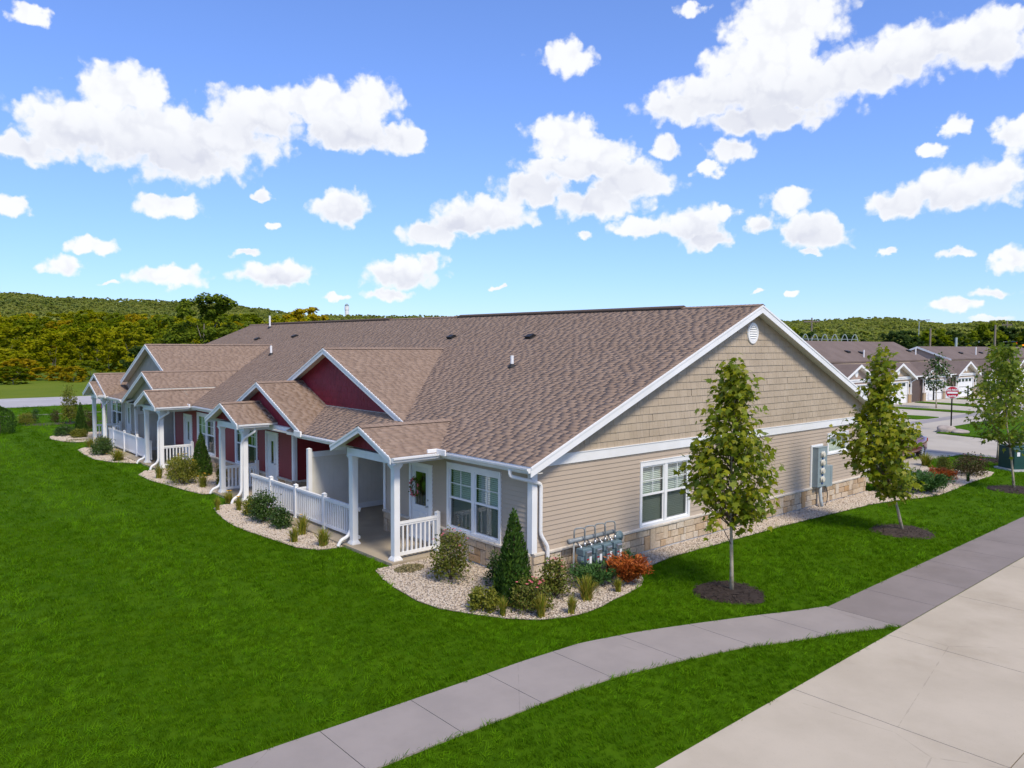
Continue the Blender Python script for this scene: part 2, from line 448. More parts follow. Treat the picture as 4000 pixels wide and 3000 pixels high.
def obj(name, me, parent=None, loc=None, rot=None, scale=None, **kw):
    o = bpy.data.objects.new(name, me)
    col.objects.link(o)
    if parent is not None:
        o.parent = parent
    if loc is not None:
        o.location = loc
    if rot is not None:
        o.rotation_euler = rot
    if scale is not None:
        o.scale = scale if hasattr(scale, '__len__') else (scale,) * 3
    for k, v in kw.items():
        o[k] = v
    return o


def thing(name, label, cat, loc=(0, 0, 0), rz=0.0, group=None):
    o = obj(name, None, loc=loc, rot=(0, 0, rz), label=label, category=cat)
    o.empty_display_size = .2
    if group:
        o['group'] = group
    return o


def tag(o, label, cat, group=None):
    o['label'], o['category'] = label, cat
    if group:
        o['group'] = group
    return o


def structure(o):
    o['kind'] = 'structure'
    return o


def frame(O, U, V, N):
    return Matrix(((U[0], V[0], N[0], O[0]), (U[1], V[1], N[1], O[1]), (U[2], V[2], N[2], O[2]), (0, 0, 0, 1)))


def quads_mesh(name, V, F, material, smooth=False):
    """fast mesh from numpy verts (n,3) and equal-sized faces (m,k)"""
    me = bpy.data.meshes.new(name)
    m, k = F.shape
    me.vertices.add(len(V))
    me.vertices.foreach_set('co', np.asarray(V, np.float32).ravel())
    me.loops.add(m * k)
    me.loops.foreach_set('vertex_index', F.astype(np.int32).ravel())
    me.polygons.add(m)
    me.polygons.foreach_set('loop_start', np.arange(0, m * k, k, dtype=np.int32))
    me.polygons.foreach_set('loop_total', np.full(m, k, np.int32))
    if smooth:
        me.polygons.foreach_set('use_smooth', np.ones(m, bool))
    for mm in ([material] if isinstance(material, str) else material):
        me.materials.append(MATS[mm])
    me.update(calc_edges=True)
    return me


def rects_minus(u0, u1, v0, v1, holes):
    """split a rectangle round rectangular holes"""
    us = sorted({u0, u1} | {min(max(h[0], u0), u1) for h in holes} | {min(max(h[1], u0), u1) for h in holes})
    out = []
    for a, b in zip(us, us[1:]):
        if b - a < 1e-4:
            continue
        mid = (a + b) / 2
        segs = [(v0, v1)]
        for h in holes:
            if h[0] < mid < h[1]:
                ns = []
                for p, q in segs:
                    if h[3] <= p or h[2] >= q:
                        ns.append((p, q))
                        continue
                    if h[2] - p > 1e-4:
                        ns.append((p, h[2]))
                    if q - h[3] > 1e-4:
                        ns.append((h[3], q))
                segs = ns
        for p, q in segs:
            if out and abs(out[-1][1] - a) < 1e-6 and abs(out[-1][2] - p) < 1e-6 and abs(out[-1][3] - q) < 1e-6:
                out[-1] = (out[-1][0], b, p, q)
            else:
                out.append((a, b, p, q))
    return out


def in_poly(px, py, poly):
    px, py = np.asarray(px, float), np.asarray(py, float)
    r = np.zeros(px.shape, bool)
    n = len(poly)
    for i in range(n):
        x0, y0 = poly[i]
        x1, y1 = poly[(i + 1) % n]
        c = ((y0 > py) != (y1 > py)) & (px < (x1 - x0) * (py - y0) / (y1 - y0 + 1e-12) + x0)
        r ^= c
    return r


def sheet(name, poly, z, material, parent=None, thick=0.0):
    """flat polygon (optionally with thickness below)"""
    b = MB()
    if thick:
        b.sweep([(x, y, z - thick) for x, y in poly], (0, 0, thick))
    else:
        a = sum(poly[i][0] * poly[(i + 1) % len(poly)][1] - poly[(i + 1) % len(poly)][0] * poly[i][1] for i in range(len(poly)))
        p = poly if a > 0 else poly[::-1]
        b.add([(x, y, z) for x, y in p], [tuple(range(len(p)))])
    return b.build(name, material, parent)
# ---------------------------------------------------------------- terrain
EL_TAB = np.array([(-60, 2.2), (-20, 2.7), (5, 3.0), (7.6, 2.95), (11, 2.65), (14.7, 2.55), (18, 2.5), (20, 2.45), (23, 2.3), (26, 1.95), (32, 1.8), (45, 1.75), (62, 1.65), (66, 1.75), (68.6, 1.6), (70.7, 1.25), (73, 1.45), (75, 1.35), (100, 1.4), (140, 1.2)])


def sstep(x):
    x = np.clip(x, 0, 1)
    return x * x * (3 - 2 * x)


def terrain(x, y):
    dx, dy = x - CAM[0], y - CAM[1]
    d = np.hypot(dx, dy)
    az = np.degrees(np.arctan2(dx, dy))
    el = np.interp(az, EL_TAB[:, 0], EL_TAB[:, 1])
    top = 5.5 + 1100 * np.tan(np.radians(el)) - 12
    h = top * sstep((d - 380) / 720)
    left = sstep((34 - az) / 12)
    h = h + left * 3.5 * sstep((d - 125) / 170) * (1 - sstep((d - 380) / 700))
    wob = np.sin(x * .013 + 1.3) * np.cos(y * .017) * 3 * sstep((d - 350) / 300)
    return np.where((az < -70) | (az > 150), 0, h + wob) - .05


def build_terrain():
    azs = np.radians(np.arange(-45, 131, 1.5))
    ds = np.array([100, 130, 160, 200, 250, 300, 350, 420, 500, 600, 700, 800, 900, 1000, 1100, 1250, 1500, 2000, 3000, 5000])
    A, Dm = np.meshgrid(azs, ds, indexing='ij')
    X, Y = CAM[0] + np.sin(A) * Dm, CAM[1] + np.cos(A) * Dm
    Z = terrain(X, Y)
    Z[:, 0] = -.4
    V = np.stack([X, Y, Z], -1).reshape(-1, 3)
    n, m = len(azs), len(ds)
    i, j = np.meshgrid(np.arange(n - 1), np.arange(m - 1), indexing='ij')
    a = (i * m + j).ravel()
    Fq = np.stack([a, a + 1, a + m + 1, a + m], 1)[:, ::-1]
    structure(obj('hills', quads_mesh('hills', V, Fq[:, ::-1], 'far_ground', True)))
    structure(sheet('ground', [(-5000, -5000), (5000, -5000), (5000, 5000), (-5000, 5000)], -.3, 'far_ground'))


build_terrain()
structure(sheet('lawn', [(-90, -90), (160, -90), (160, 64), (-90, 64)], 0, 'lawn'))
structure(sheet('meadow', [(-120, 75.3), (260, 75.3), (260, 128), (-120, 128)], -.02, 'meadow'))

# ---------------------------------------------------------------- paving
SW_UP = [(-14, -2.95), (-8.34, -3.0), (-6.84, -3.04), (-4.4, -3.1), (-3.13, -3.11), (-1.73, -3.2), (-.44, -3.55), (.7, -3.98), (2.23, -4.6), (3.0, -4.95), (3.75, -5.22)]
SW_LO = [(-14, -4.35), (-8.0, -4.36), (-6.77, -4.38), (-5.69, -4.4), (-4.57, -4.44), (-3.43, -4.47), (-2.29, -4.58), (-1.04, -4.86), (.38, -5.26), (1.27, -5.66), (2.2, -6.0), (3.0, -6.35), (3.75, -6.7)]
DRIVE_Y = -6.74


def lerp_path(P, x):
    xs = [p[0] for p in P]
    return float(np.interp(x, xs, [p[1] for p in P]))


def build_walk():
    root = structure(obj('sidewalk', None, loc=(0, 0, 0)))
    xs = [-14.0 + .08, -12.9, -11.4, -9.9, -8.41, -6.91, -5.39, -3.9, -2.4, -.9, .6, 2.15, 3.70]
    for a, b in zip(xs, xs[1:]):
        a, b = a + .006, b - .006
        k = 5
        up = [(a + (b - a) * i / k, lerp_path(SW_UP, a + (b - a) * i / k)) for i in range(k + 1)]
        lo = [(a + (b - a) * i / k, lerp_path(SW_LO, a + (b - a) * i / k)) for i in range(k + 1)]
        MB().sweep([(x, y, -.1) for x, y in up + lo[::-1]], (0, 0, .125)).build('slab', 'sidewalk', root)
    x = 3.71
    while x < 46:
        MB().box(x + .006, x + 1.8 - .006, -6.72, -5.235, -.1, .022).build('slab', 'stained_walk', root)
        x += 1.8
    root2 = structure(obj('driveway', None))
    x = -4.05 - 3.56 * 3
    while x < 60:
        for y0, y1 in ((-9.8, DRIVE_Y), (-12.9, -9.8), (-16, -12.9)):
            MB().box(x + .007, x + 3.56 - .007, y0 + .007, y1 - .007, -.12, .018).build('slab', 'driveway', root2)
        x += 3.56
    structure(sheet('driveway_base', [(-40, -40), (60, -40), (60, DRIVE_Y - .01), (-40, DRIVE_Y - .01)], .004, 'soil'))


build_walk()
# roads and parking court on the garage side
COURT = [(17.6, .9), (25.6, .9), (26.6, 1.3), (28.5, 1.75), (31.3, 1.3), (31.6, .2), (31.7, -40), (39.6, -40), (39.5, .9), (39.8, 3), (40.3, 5.2), (41.6, 6.4), (44, 6.9), (52, 6.8), (70, 5.5), (140, 4), (140, 18.1), (45, 18.1), (45, 40), (17.6, 40)]
structure(sheet('parking_court', COURT, .012, 'far_concrete'))
structure(sheet('driveway_apron', [(30.9, 3.6), (31.35, -.4), (32.1, -.4), (31.9, 3.8), (33, 14), (32, 14)], .018, 'dark_strip'))
structure(sheet('road_gutter', [(44.5, 8.95), (60, 8.75), (90, 8.2), (90, 9.1), (60, 9.75), (44.5, 10.1)], .018, 'dark_strip'))
STRIPS = [[(51.0, 17.6), (49.9, 17.6), (49.2, 10.4), (50.2, 10.1), (52.3, 10.0), (52.4, 11)],
          [(60.2, 17.7), (58.6, 17.7), (58.4, 10.3), (59.3, 9.7), (60.4, 10.2), (60.3, 14)],
          [(69.1, 17.7), (67.6, 17.7), (66.2, 11.8), (66.2, 11.0), (67.6, 11.1), (69, 14)],
          [(78.0, 17.6), (76.6, 17.6), (76.0, 11.8), (77.8, 11.6)], [(87.3, 17.6), (86, 17.6), (85.4, 12), (87, 12)]]
for k, p in enumerate(STRIPS):
    structure(sheet('verge', p, .07, 'lawn', thick=.08))
structure(sheet('sign_verge', [(40.45, 5.9), (40.15, 3.4), (39.9, 1.2), (39.8, -40), (120, -40), (120, 3.2), (70, 4.6), (53, 5.9), (45, 6.2), (42, 6.15)], .07, 'lawn', thick=.08))
# street on the far side, with its kerb walk
structure(sheet('street', [(-140, 63.6), (260, 62.6), (260, 75.1), (-140, 75.6)], .02, 'far_road'))
structure(sheet('street_line', [(-140, 72.2), (260, 71.6), (260, 71.75), (-140, 72.35)], .026, 'sign_white'))
structure(sheet('far_walk', [(-60, 54.35), (30, 54.35), (30, 54.85), (-60, 54.85)], .014, 'sidewalk'))
structure(sheet('mulch_bed', [(-3.1, 46.3), (-2.0, 45.7), (.6, 45.4), (6, 45.2), (6, 46.9), (.6, 47.2), (-2.4, 47.5)], .02, 'mulch'))

# ---------------------------------------------------------------- planting beds
BED1 = [(-1.7, 3.3), (-2.21, 3.24), (-2.44, 2.53), (-2.58, 1.82), (-2.7, .72), (-2.62, .0), (-2.32, -.65), (-1.96, -1.31), (-1.48, -1.83), (-1.0, -2.06), (-.5, -2.16), (.1, -2.1), (.6, -1.98), (1.2, -1.9), (1.8, -1.75), (2.2, -1.5), (2.5, -1.15), (3.0, -.94), (3.7, -.8), (4.57, -.72), (6.82, -.78), (9.94, -.84), (12.06, -.96), (15.02, -1.15), (16.51, -1.45), (17.7, -1.85), (18.74, -2.05), (20.4, -2.0), (22.26, -1.85), (25.04, -1.85), (26.0, -1.65), (26.15, -1.35), (25.6, -.6), (25.2, .88), (19.2, .88), (19.2, -.35), (17.3, -.1), (17.3, .3), (0.3, .3), (.3, 3.3)]
BED2 = [(-1.6, 5.7), (-1.9, 5.66), (-2.42, 5.82), (-2.74, 6.44), (-2.85, 7.38), (-3.02, 8.97), (-3.08, 10.02), (-2.95, 11.2), (-2.82, 12.0), (-2.66, 12.75), (-2.27, 13.1), (-1.6, 13.0)]
BED3 = [(-1.7, 15.3), (-2.08, 15.47), (-2.3, 16.67), (-2.45, 18.0), (-2.66, 19.51), (-2.66, 21.2), (-2.2, 22.1), (-1.7, 22.1), (.2, 22.0), (.2, 15.3)]
BED4 = [(-1.6, 24.7), (-1.95, 24.75), (-2.6, 25.75), (-2.98, 27.15), (-2.97, 29.26), (-2.85, 31.2), (-2.4, 31.8), (-1.6, 31.8)]
BED5 = [(-1.5, 34.4), (-2.24, 34.76), (-2.68, 35.39), (-3.0, 37.2), (-2.8, 38.3), (-1.5, 39.3), (3, 39.3), (3, 37.5), (.1, 37.5), (.1, 34.4)]
BEDS = [BED1, BED2, BED3, BED4, BED5]
RINGS = [(2.94, -3.33, .80), (11.85, -3.5, .88), (22.2, -3.55, .95), (30.0, -.6, .85)]
HOUSE_R = [(0, 0), (17.2, 0), (17.2, 37.4), (0, 37.4)]
SLABS = [[(-1.72, 3.25), (2.5, 3.25), (2.5, 15.3), (-1.72, 15.3)], [(-1.72, 21.95), (2.5, 21.95), (2.5, 34.35), (-1.72, 34.35)]]


def visible(x, y, z=0.0, mar=.06):
    d = np.stack([x - CAM[0], y - CAM[1], np.full_like(x, z) - CAM[2]], -1)
    dep = d @ Fv
    u = (d @ R2) / np.maximum(dep, .1) * FPX
    v = (d @ U2) / np.maximum(dep, .1) * FPX
    return (dep > 1) & (np.abs(u) < .5 + mar) & (np.abs(v) < .375 + mar), dep


def scatter(x0, x1, y0, y1, dens, seed):
    r = np.random.default_rng(seed)
    n = int((x1 - x0) * (y1 - y0) * dens)
    return r.uniform(x0, x1, n), r.uniform(y0, y1, n)


def build_beds():
    ico = []
    t = (1 + 5 ** .5) / 2
    iv = np.array([(-1, t, 0), (1, t, 0), (-1, -t, 0), (1, -t, 0), (0, -1, t), (0, 1, t), (0, -1, -t), (0, 1, -t), (t, 0, -1), (t, 0, 1), (-t, 0, -1), (-t, 0, 1)]) / 1.9
    ifc = np.array([(0, 11, 5), (0, 5, 1), (0, 1, 7), (0, 7, 10), (0, 10, 11), (1, 5, 9), (5, 11, 4), (11, 10, 2), (10, 7, 6), (7, 1, 8), (3, 9, 4), (3, 4, 2), (3, 2, 6), (3, 6, 8), (3, 8, 9), (4, 9, 5), (2, 4, 11), (6, 2, 10), (8, 6, 7), (9, 8, 1)])
    r = np.random.default_rng(5)
    for k, bed in enumerate(BEDS):
        structure(sheet('gravel_bed', bed, .016, 'gravel'))
        xs, ys = [p[0] for p in bed], [p[1] for p in bed]
        px, py = scatter(min(xs), max(xs), min(ys), max(ys), 760, 20 + k)
        ok = in_poly(px, py, bed) & visible(px, py)[0]
        for s_ in SLABS:
            ok &= ~in_poly(px, py, s_)
        dd = np.hypot(px - CAM[0], py - CAM[1])
        ok &= r.random(len(px)) < np.clip((26 / dd) ** 1.3, .1, 1)
        ok &= ~in_poly(px, py, [(.02, .02), (17.1, .02), (17.1, 37), (.02, 37)])
        px, py, dd = px[ok], py[ok], dd[ok]
        n = len(px)
        sz = r.uniform(.013, .029, n) * np.clip(dd / 20, 1, 2.2)
        sc = np.stack([sz * r.uniform(.9, 1.4, n), sz * r.uniform(.7, 1.1, n), sz * r.uniform(.5, .8, n)], 1)
        an = r.uniform(0, 6.28, n)
        P = iv[None] * sc[:, None]
        P = P * r.uniform(.85, 1.12, (n, 12, 1))
        X = P[:, :, 0] * np.cos(an)[:, None] - P[:, :, 1] * np.sin(an)[:, None] + px[:, None]
        Y = P[:, :, 0] * np.sin(an)[:, None] + P[:, :, 1] * np.cos(an)[:, None] + py[:, None]
        Z = P[:, :, 2] + .02 + sz[:, None] * .35
        V = np.stack([X, Y, Z], -1).reshape(-1, 3)
        Fq = (ifc[None] + 12 * np.arange(n)[:, None, None]).reshape(-1, 3)
        o = obj('gravel', quads_mesh('gravel', V, Fq, 'pebble', True))
        o['kind'] = 'stuff'
        o['label'] = ['pale river gravel in the corner bed beside the gas meters', 'pale river gravel in front of the white patio railing', 'pale river gravel before the red middle units', 'pale river gravel in front of the solid white railing', 'pale river gravel at the far end of the row'][k]
        o['category'] = 'gravel'
    # mulch rings round the young trees
    labs = ['dark mulch ring under the nearest young maple', 'dark mulch ring under the maple near the electric cabinet', 'dark mulch ring under the maple beside the green utility boxes', 'dark mulch ring by the parking court']
    for k, (cx, cy, rr) in enumerate(RINGS):
        b = MB()
        n = 26
        V = [(cx, cy, .09)]
        for j, (q, zz) in enumerate(((.45, .075), (.85, .05), (1.0, .004))):
            for i in range(n):
                a = 2 * math.pi * i / n
                q2 = q * rr * (1 + .06 * math.sin(3 * a + k) + rnd.uniform(-.03, .03))
                V.append((cx + q2 * math.cos(a), cy + q2 * math.sin(a), zz + rnd.uniform(-.012, .012)))
        Fs = [(0, 1 + i, 1 + (i + 1) % n) for i in range(n)]
        for j in range(2):
            Fs += [(1 + j * n + i, 1 + (j + 1) * n + i, 1 + (j + 1) * n + (i + 1) % n, 1 + j * n + (i + 1) % n) for i in range(n)]
        b.add(V, Fs)
        for i in range(420):
            a, q = rnd.uniform(0, 6.28), rr * math.sqrt(rnd.random()) * .98
            L, w_ = rnd.uniform(.02, .06), rnd.uniform(.008, .018)
            c, s_ = math.cos(rnd.uniform(0, 6.28)), math.sin(rnd.uniform(0, 6.28))
            x, y, z = cx + q * math.cos(a), cy + q * math.sin(a), .085 - .05 * (q / rr) ** 2 + .012
            dz = rnd.uniform(-.02, .02)
            b.add([(x - L * c, y - L * s_, z - dz), (x + w_ * s_, y - w_ * c, z + .006), (x + L * c, y + L * s_, z + dz), (x - w_ * s_, y + w_ * c, z)], [(0, 1, 2, 3)])
        o = b.build('mulch_ring', 'mulch')
        tag(o, labs[k], 'mulch')
        o['kind'] = 'stuff'


build_beds()


# ---------------------------------------------------------------- instancing helper for uncountable growth
def instance_stuff(name, P, rotz, tilt, scl, protos, label, cat):
    """one object whose points carry copies of a few small meshes (grass, far woods)"""
    me = bpy.data.meshes.new(name)
    me.vertices.add(len(P))
    me.vertices.foreach_set('co', np.asarray(P, np.float32).ravel())
    for an, typ, dat in (('rot', 'FLOAT_VECTOR', np.stack([tilt[0], tilt[1], rotz], 1)), ('scl', 'FLOAT_VECTOR', scl), ('pick', 'INT', np.random.default_rng(1).integers(0, len(protos), len(P)))):
        at = me.attributes.new(an, typ, 'POINT')
        at.data.foreach_set('vector' if typ == 'FLOAT_VECTOR' else 'value', np.asarray(dat, np.int32 if typ == 'INT' else np.float32).ravel())
    o = obj(name, me)
    o['kind'], o['label'], o['category'] = 'stuff', label, cat
    t = bpy.data.node_groups.new(name, 'GeometryNodeTree')
    t.interface.new_socket('Geometry', in_out='INPUT', socket_type='NodeSocketGeometry')
    t.interface.new_socket('Geometry', in_out='OUTPUT', socket_type='NodeSocketGeometry')
    g = NG(t)
    gi, go = g.n('NodeGroupInput'), g.n('NodeGroupOutput')
    ji = g.n('GeometryNodeGeometryToInstance')
    for p in protos[::-1]:
        oi = g.n('GeometryNodeObjectInfo', {'As Instance': True}, transform_space='ORIGINAL')
        oi.inputs['Object'].default_value = p
        t.links.new(oi.outputs['Geometry'], ji.inputs[0])
    ra = g.n('GeometryNodeInputNamedAttribute', {'Name': 'rot'}, data_type='FLOAT_VECTOR')
    sa = g.n('GeometryNodeInputNamedAttribute', {'Name': 'scl'}, data_type='FLOAT_VECTOR')
    pa = g.n('GeometryNodeInputNamedAttribute', {'Name': 'pick'}, data_type='INT')
    ip = g.n('GeometryNodeInstanceOnPoints', {'Points': gi.outputs[0], 'Instance': ji.outputs[0], 'Pick Instance': True, 'Instance Index': pa.outputs['Attribute'],
                                             'Rotation': ra.outputs['Attribute'], 'Scale': sa.outputs['Attribute']})
    t.links.new(ip.outputs[0], go.inputs[0])
    md = o.modifiers.new('growth', 'NODES')
    md.node_group = t
    return o


def proto(name, me):
    return bpy.data.objects.new(name, me)


def blade_clump(seed, n, h, spread, w, lean, material):
    r = np.random.default_rng(seed)
    V, Fq = [], []
    for i in range(n):
        a, q = r.uniform(0, 6.28), spread * math.sqrt(r.random())
        x, y = q * math.cos(a), q * math.sin(a)
        d = r.uniform(0, 6.28)
        hh = h * r.uniform(.6, 1.15)
        l = lean * r.uniform(.4, 1.4) * hh
        dx, dy = math.cos(d), math.sin(d)
        wx, wy = -dy * w * .5, dx * w * .5
        o = len(V)
        for k, (f, ww) in enumerate(((0, 1), (.55, .85), (1.0, .12))):
            b = f * f * l
            z = hh * f * (1 - .25 * f * lean)
            V += [(x + dx * b - wx * ww, y + dy * b - wy * ww, z), (x + dx * b + wx * ww, y + dy * b + wy * ww, z)]
        Fq += [(o, o + 1, o + 3, o + 2), (o + 2, o + 3, o + 5, o + 4)]
    return quads_mesh('clump', np.array(V), np.array(Fq), material)


def build_grass():
    r = np.random.default_rng(11)
    PX, PY, SC, RZ, TX, TY = [], [], [], [], [], []
    zones = [(-14, 14, -8, 12, 230, 0, 17, 1.0), (-16, 24, -8, 24, 85, 17, 27, 1.5), (-14, 34, -8, 45, 27, 27, 46, 2.3), (-14, 44, -6, 63, 10, 46, 78, 3.4)]
    for x0, x1, y0, y1, dens, d0, d1, sc in zones:
        px, py = scatter(x0, x1, y0, y1, dens, int(dens))
        vis, dep = visible(px, py)
        dd = np.hypot(px - CAM[0], py - CAM[1])
        ok = vis & (dd >= d0) & (dd < d1) & (py > DRIVE_Y + .02)
        px, py, dd = px[ok], py[ok], dd[ok]
        up = np.interp(px, [p[0] for p in SW_UP] + [60], [p[1] for p in SW_UP] + [-5.235])
        lo = np.interp(px, [p[0] for p in SW_LO], [p[1] for p in SW_LO])
        j = r.normal(0, .03, len(px))
        on_walk = np.where(px < 3.75, (py < up + .015 + j * .5) & (py > lo - .015 + j), py < up + .015 + j * .5)
        ok = ~on_walk
        for poly in BEDS:
            ok &= ~in_poly(px, py, poly)
        for poly in SLABS + [[(-.1, 0), (17.3, 0), (17.3, 37.4), (-.1, 37.4)], COURT]:
            ok &= ~in_poly(px, py, poly)
        for cx, cy, rr in RINGS:
            ok &= np.hypot(px - cx, py - cy) > rr * .97
        ok &= ~((px > 27.2) & (px < 29.6) & (py < -1.2) & (py > -3.4))
        px, py, up, lo = px[ok], py[ok], up[ok], lo[ok]
        n = len(px)
        s = sc * r.uniform(.75, 1.2, n)
        edge = ((py - up > 0) & (py - up < .35)) | ((px < 3.8) & (lo - py > 0) & (lo - py < .12)) | ((py - DRIVE_Y < .10) & (px < 3.4))
        s *= np.where(edge & (r.random(n) < .5), 1.35, 1.0)
        # mower passes lay the blades over to alternate sides
        stripe = np.clip(3 * np.sin((px + .05 * np.sin(py * .7) + 4.95) * math.pi / 1.9), -1, 1)
        PX.append(px); PY.append(py); SC.append(s)
        RZ.append(r.uniform(0, 6.28, n))
        TX.append(stripe * -.55 + r.normal(0, .09, n)); TY.append(r.normal(0, .1, n))
    P = np.stack([np.concatenate(PX), np.concatenate(PY), np.zeros(sum(map(len, PX)))], 1)
    s = np.concatenate(SC)
    prs = [proto('grass_clump', blade_clump(k, 12, .058, .064, .0062, .5, 'grass_blade')) for k in range(4)] + [proto('grass_clump', blade_clump(9, 10, .072, .05, .007, .95, 'grass_tip'))]
    rz, tx, ty = np.concatenate(RZ), np.concatenate(TX), np.concatenate(TY)
    cz, sz = np.cos(rz), np.sin(rz)
    instance_stuff('grass', P, rz, (tx * cz + ty * sz, ty * cz - tx * sz), np.stack([s, s, np.minimum(s, 1.5) * r.uniform(.85, 1.15, len(s))], 1), prs, 'short green mown grass of the lawn round the house', 'grass')
    print('grass clumps', len(s))


build_grass()
# ---------------------------------------------------------------- the townhouse row
WID, LEN = 17.1, 37.3
ZL, ZB, ZT = .72, 2.71, 2.94            # stone ledge, frieze bottom, frieze top
SL = .4184                              # roof pitch
EX, EZ, RX, RZ_ = -.37, 2.83, 9.07, 6.78
OV = .35
MGAB = frame((0, 0, 0), (1, 0, 0), (0, 0, 1), (0, -1, 0))    # u = x, v = z, n = toward the camera side


def MFRONT(x=0.0):
    return frame((x, 0, 0), (0, 1, 0), (0, 0, 1), (-1, 0, 0))   # u = y, v = z, n = -x


def MSIDE(y):
    return frame((0, y, 0), (1, 0, 0), (0, 0, 1), (0, -1, 0))


house = thing('townhouse', 'long one-storey tan and dark red townhouse row with brown shingled roof', 'house')


def siding(part, M, u0, u1, v0, v1, holes, material, course=.1143, lim=None, joined=False):
    """clapboards, each course a board of its own, cut round the openings"""
    v = v0
    jb = MB(M)
    while v < v1 - .01:
        t = min(v + course, v1)
        a0, a1 = u0, u1
        for a, b, p, q in rects_minus(a0, a1, v, t, holes):
            B = jb if joined else MB(M)
            lo, hi = .019, .019 - .014 * (q - p) / course
            if p > v + 1e-4:
                lo = .012
            B.sweep([(a, p, 0), (a, p, lo), (a, p + .008, lo + .001), (a, q, max(hi, .004)), (a, q, 0)], (b - a, 0, 0))
            if not joined:
                B.build('siding_board', material, part)
        v = t
    if joined:
        o = jb.build('siding_boards', material, part)
        o['kind'] = 'stuff'


def clip_poly(P, a, b, c):
    """keep a*x+b*y+c >= 0"""
    out = []
    for i in range(len(P)):
        p, q = P[i], P[(i + 1) % len(P)]
        dp, dq = a * p[0] + b * p[1] + c, a * q[0] + b * q[1] + c
        if dp >= 0:
            out.append(p)
        if dp * dq < 0:
            t = dp / (dp - dq)
            out.append((p[0] + (q[0] - p[0]) * t, p[1] + (q[1] - p[1]) * t))
    return out


def shakes(part, M, u0, u1, v0, lines, material, row=.2, seed=1, panel=1.25, objs=True):
    """rows of cedar-look shake panels clipped under the rakes; lines = [(a,b,c)] half-planes"""
    r = random.Random(seed)
    v = v0
    i = 0
    while v < v0 + 5:
        x = u0 - r.uniform(0, panel)
        anyrow = False
        while x < u1:
            e = x + panel
            B = MB(M)
            y = x
            ok = False
            while y < e - .03:
                w = min(r.choice((.09, .13, .16, .2, .25)), e - y)
                P = [(y + .0025, v), (y + w - .0025, v), (y + w - .0025, v + row + .015), (y + .0025, v + row + .015)]
                P = clip_poly(clip_poly(P, 1, 0, -u0), -1, 0, u1)
                for L in lines:
                    if len(P) > 2:
                        P = clip_poly(P, *L)
                if len(P) > 2:
                    dz = r.uniform(-.003, .003)
                    lo, hi = .024 + dz, .006
                    q = [(p[0], p[1], lo + (hi - lo) * (p[1] - v) / (row + .015)) for p in P]
                    n = len(q)
                    B.add(q + [(p[0], p[1], -.002) for p in q], [list(range(n))] + [(k, k + n, (k + 1) % n + n, (k + 1) % n) for k in range(n)])
                    ok = True
                y += w
            if ok:
                B.build('shake_panel', material, part)
                anyrow = True
            x = e
        if not anyrow and i > 2:
            break
        v += row
        i += 1


def stones(part, M, u0, u1, v0, v1, seed, joined=False):
    r = random.Random(seed)
    nr = 3
    ch = (v1 - v0) / nr
    cw = .115
    nc = max(1, int(round((u1 - u0) / cw)))
    cw = (u1 - u0) / nc
    g = [[0] * nc for _ in range(nr)]
    jb = MB(M)
    opts = [(1, 1, 3), (2, 1, 6), (3, 1, 6), (4, 1, 3), (2, 2, 3), (3, 2, 1.5), (2, 3, 1.2), (1, 2, .8)]
    for j in range(nr):
        for i in range(nc):
            if g[j][i]:
                continue
            c = [(w, h, p) for w, h, p in opts if i + w <= nc and j + h <= nr and not any(g[j + b][i + a] for a in range(w) for b in range(h))]
            w, h, _ = r.choices(c, [q[2] for q in c])[0]
            for a in range(w):
                for b in range(h):
                    g[j + b][i + a] = 1
            d = r.uniform(.030, .058)
            jit = lambda k=.008: r.uniform(-k, k)
            x0, x1 = u0 + i * cw + .005 + abs(jit(.005)), u0 + (i + w) * cw - .005 - abs(jit(.005))
            y0, y1 = v0 + j * ch + .005 + abs(jit(.006)), v0 + (j + h) * ch - .005 - abs(jit(.006))
            B = jb if joined else MB(M)
            c_ = .012
            B.add([(x0 + jit(), y0 + jit(), 0), (x1 + jit(), y0 + jit(), 0), (x1 + jit(), y1 + jit(), 0), (x0 + jit(), y1 + jit(), 0),
                   (x0 + jit(.004), y0 + jit(.004), d - c_), (x1 + jit(.004), y0 + jit(.004), d - c_), (x1 + jit(.004), y1 + jit(.004), d - c_), (x0 + jit(.004), y1 + jit(.004), d - c_),
                   (x0 + c_, y0 + c_, d + jit()), (x1 - c_, y0 + c_, d + jit()), (x1 - c_, y1 - c_, d + jit()), (x0 + c_, y1 - c_, d + jit())],
                  [(0, 1, 5, 4), (1, 2, 6, 5), (2, 3, 7, 6), (3, 0, 4, 7), (4, 5, 9, 8), (5, 6, 10, 9), (6, 7, 11, 10), (7, 4, 8, 11), (8, 9, 10, 11)])
            if not joined:
                B.build('stone', 'stone', part)
    if joined:
        o = jb.build('stones', 'stone', part)
        o['kind'] = 'stuff'


def ledge(part, M, u0, u1, seed=0):
    r = random.Random(seed)
    u = u0
    while u < u1 - .01:
        w = min(r.uniform(.75, .95), u1 - u)
        if u1 - u - w < .25:
            w = u1 - u
        B = MB(M)
        B.sweep([(u + .002, ZL - .075, -.0), (u + .002, ZL - .075, .075), (u + .002, ZL - .06, .088), (u + .002, ZL - .018, .088), (u + .002, ZL, .04), (u + .002, ZL, 0)], (w - .004, 0, 0))
        B.build('cap_stone', 'cap_stone', part)
        u += w


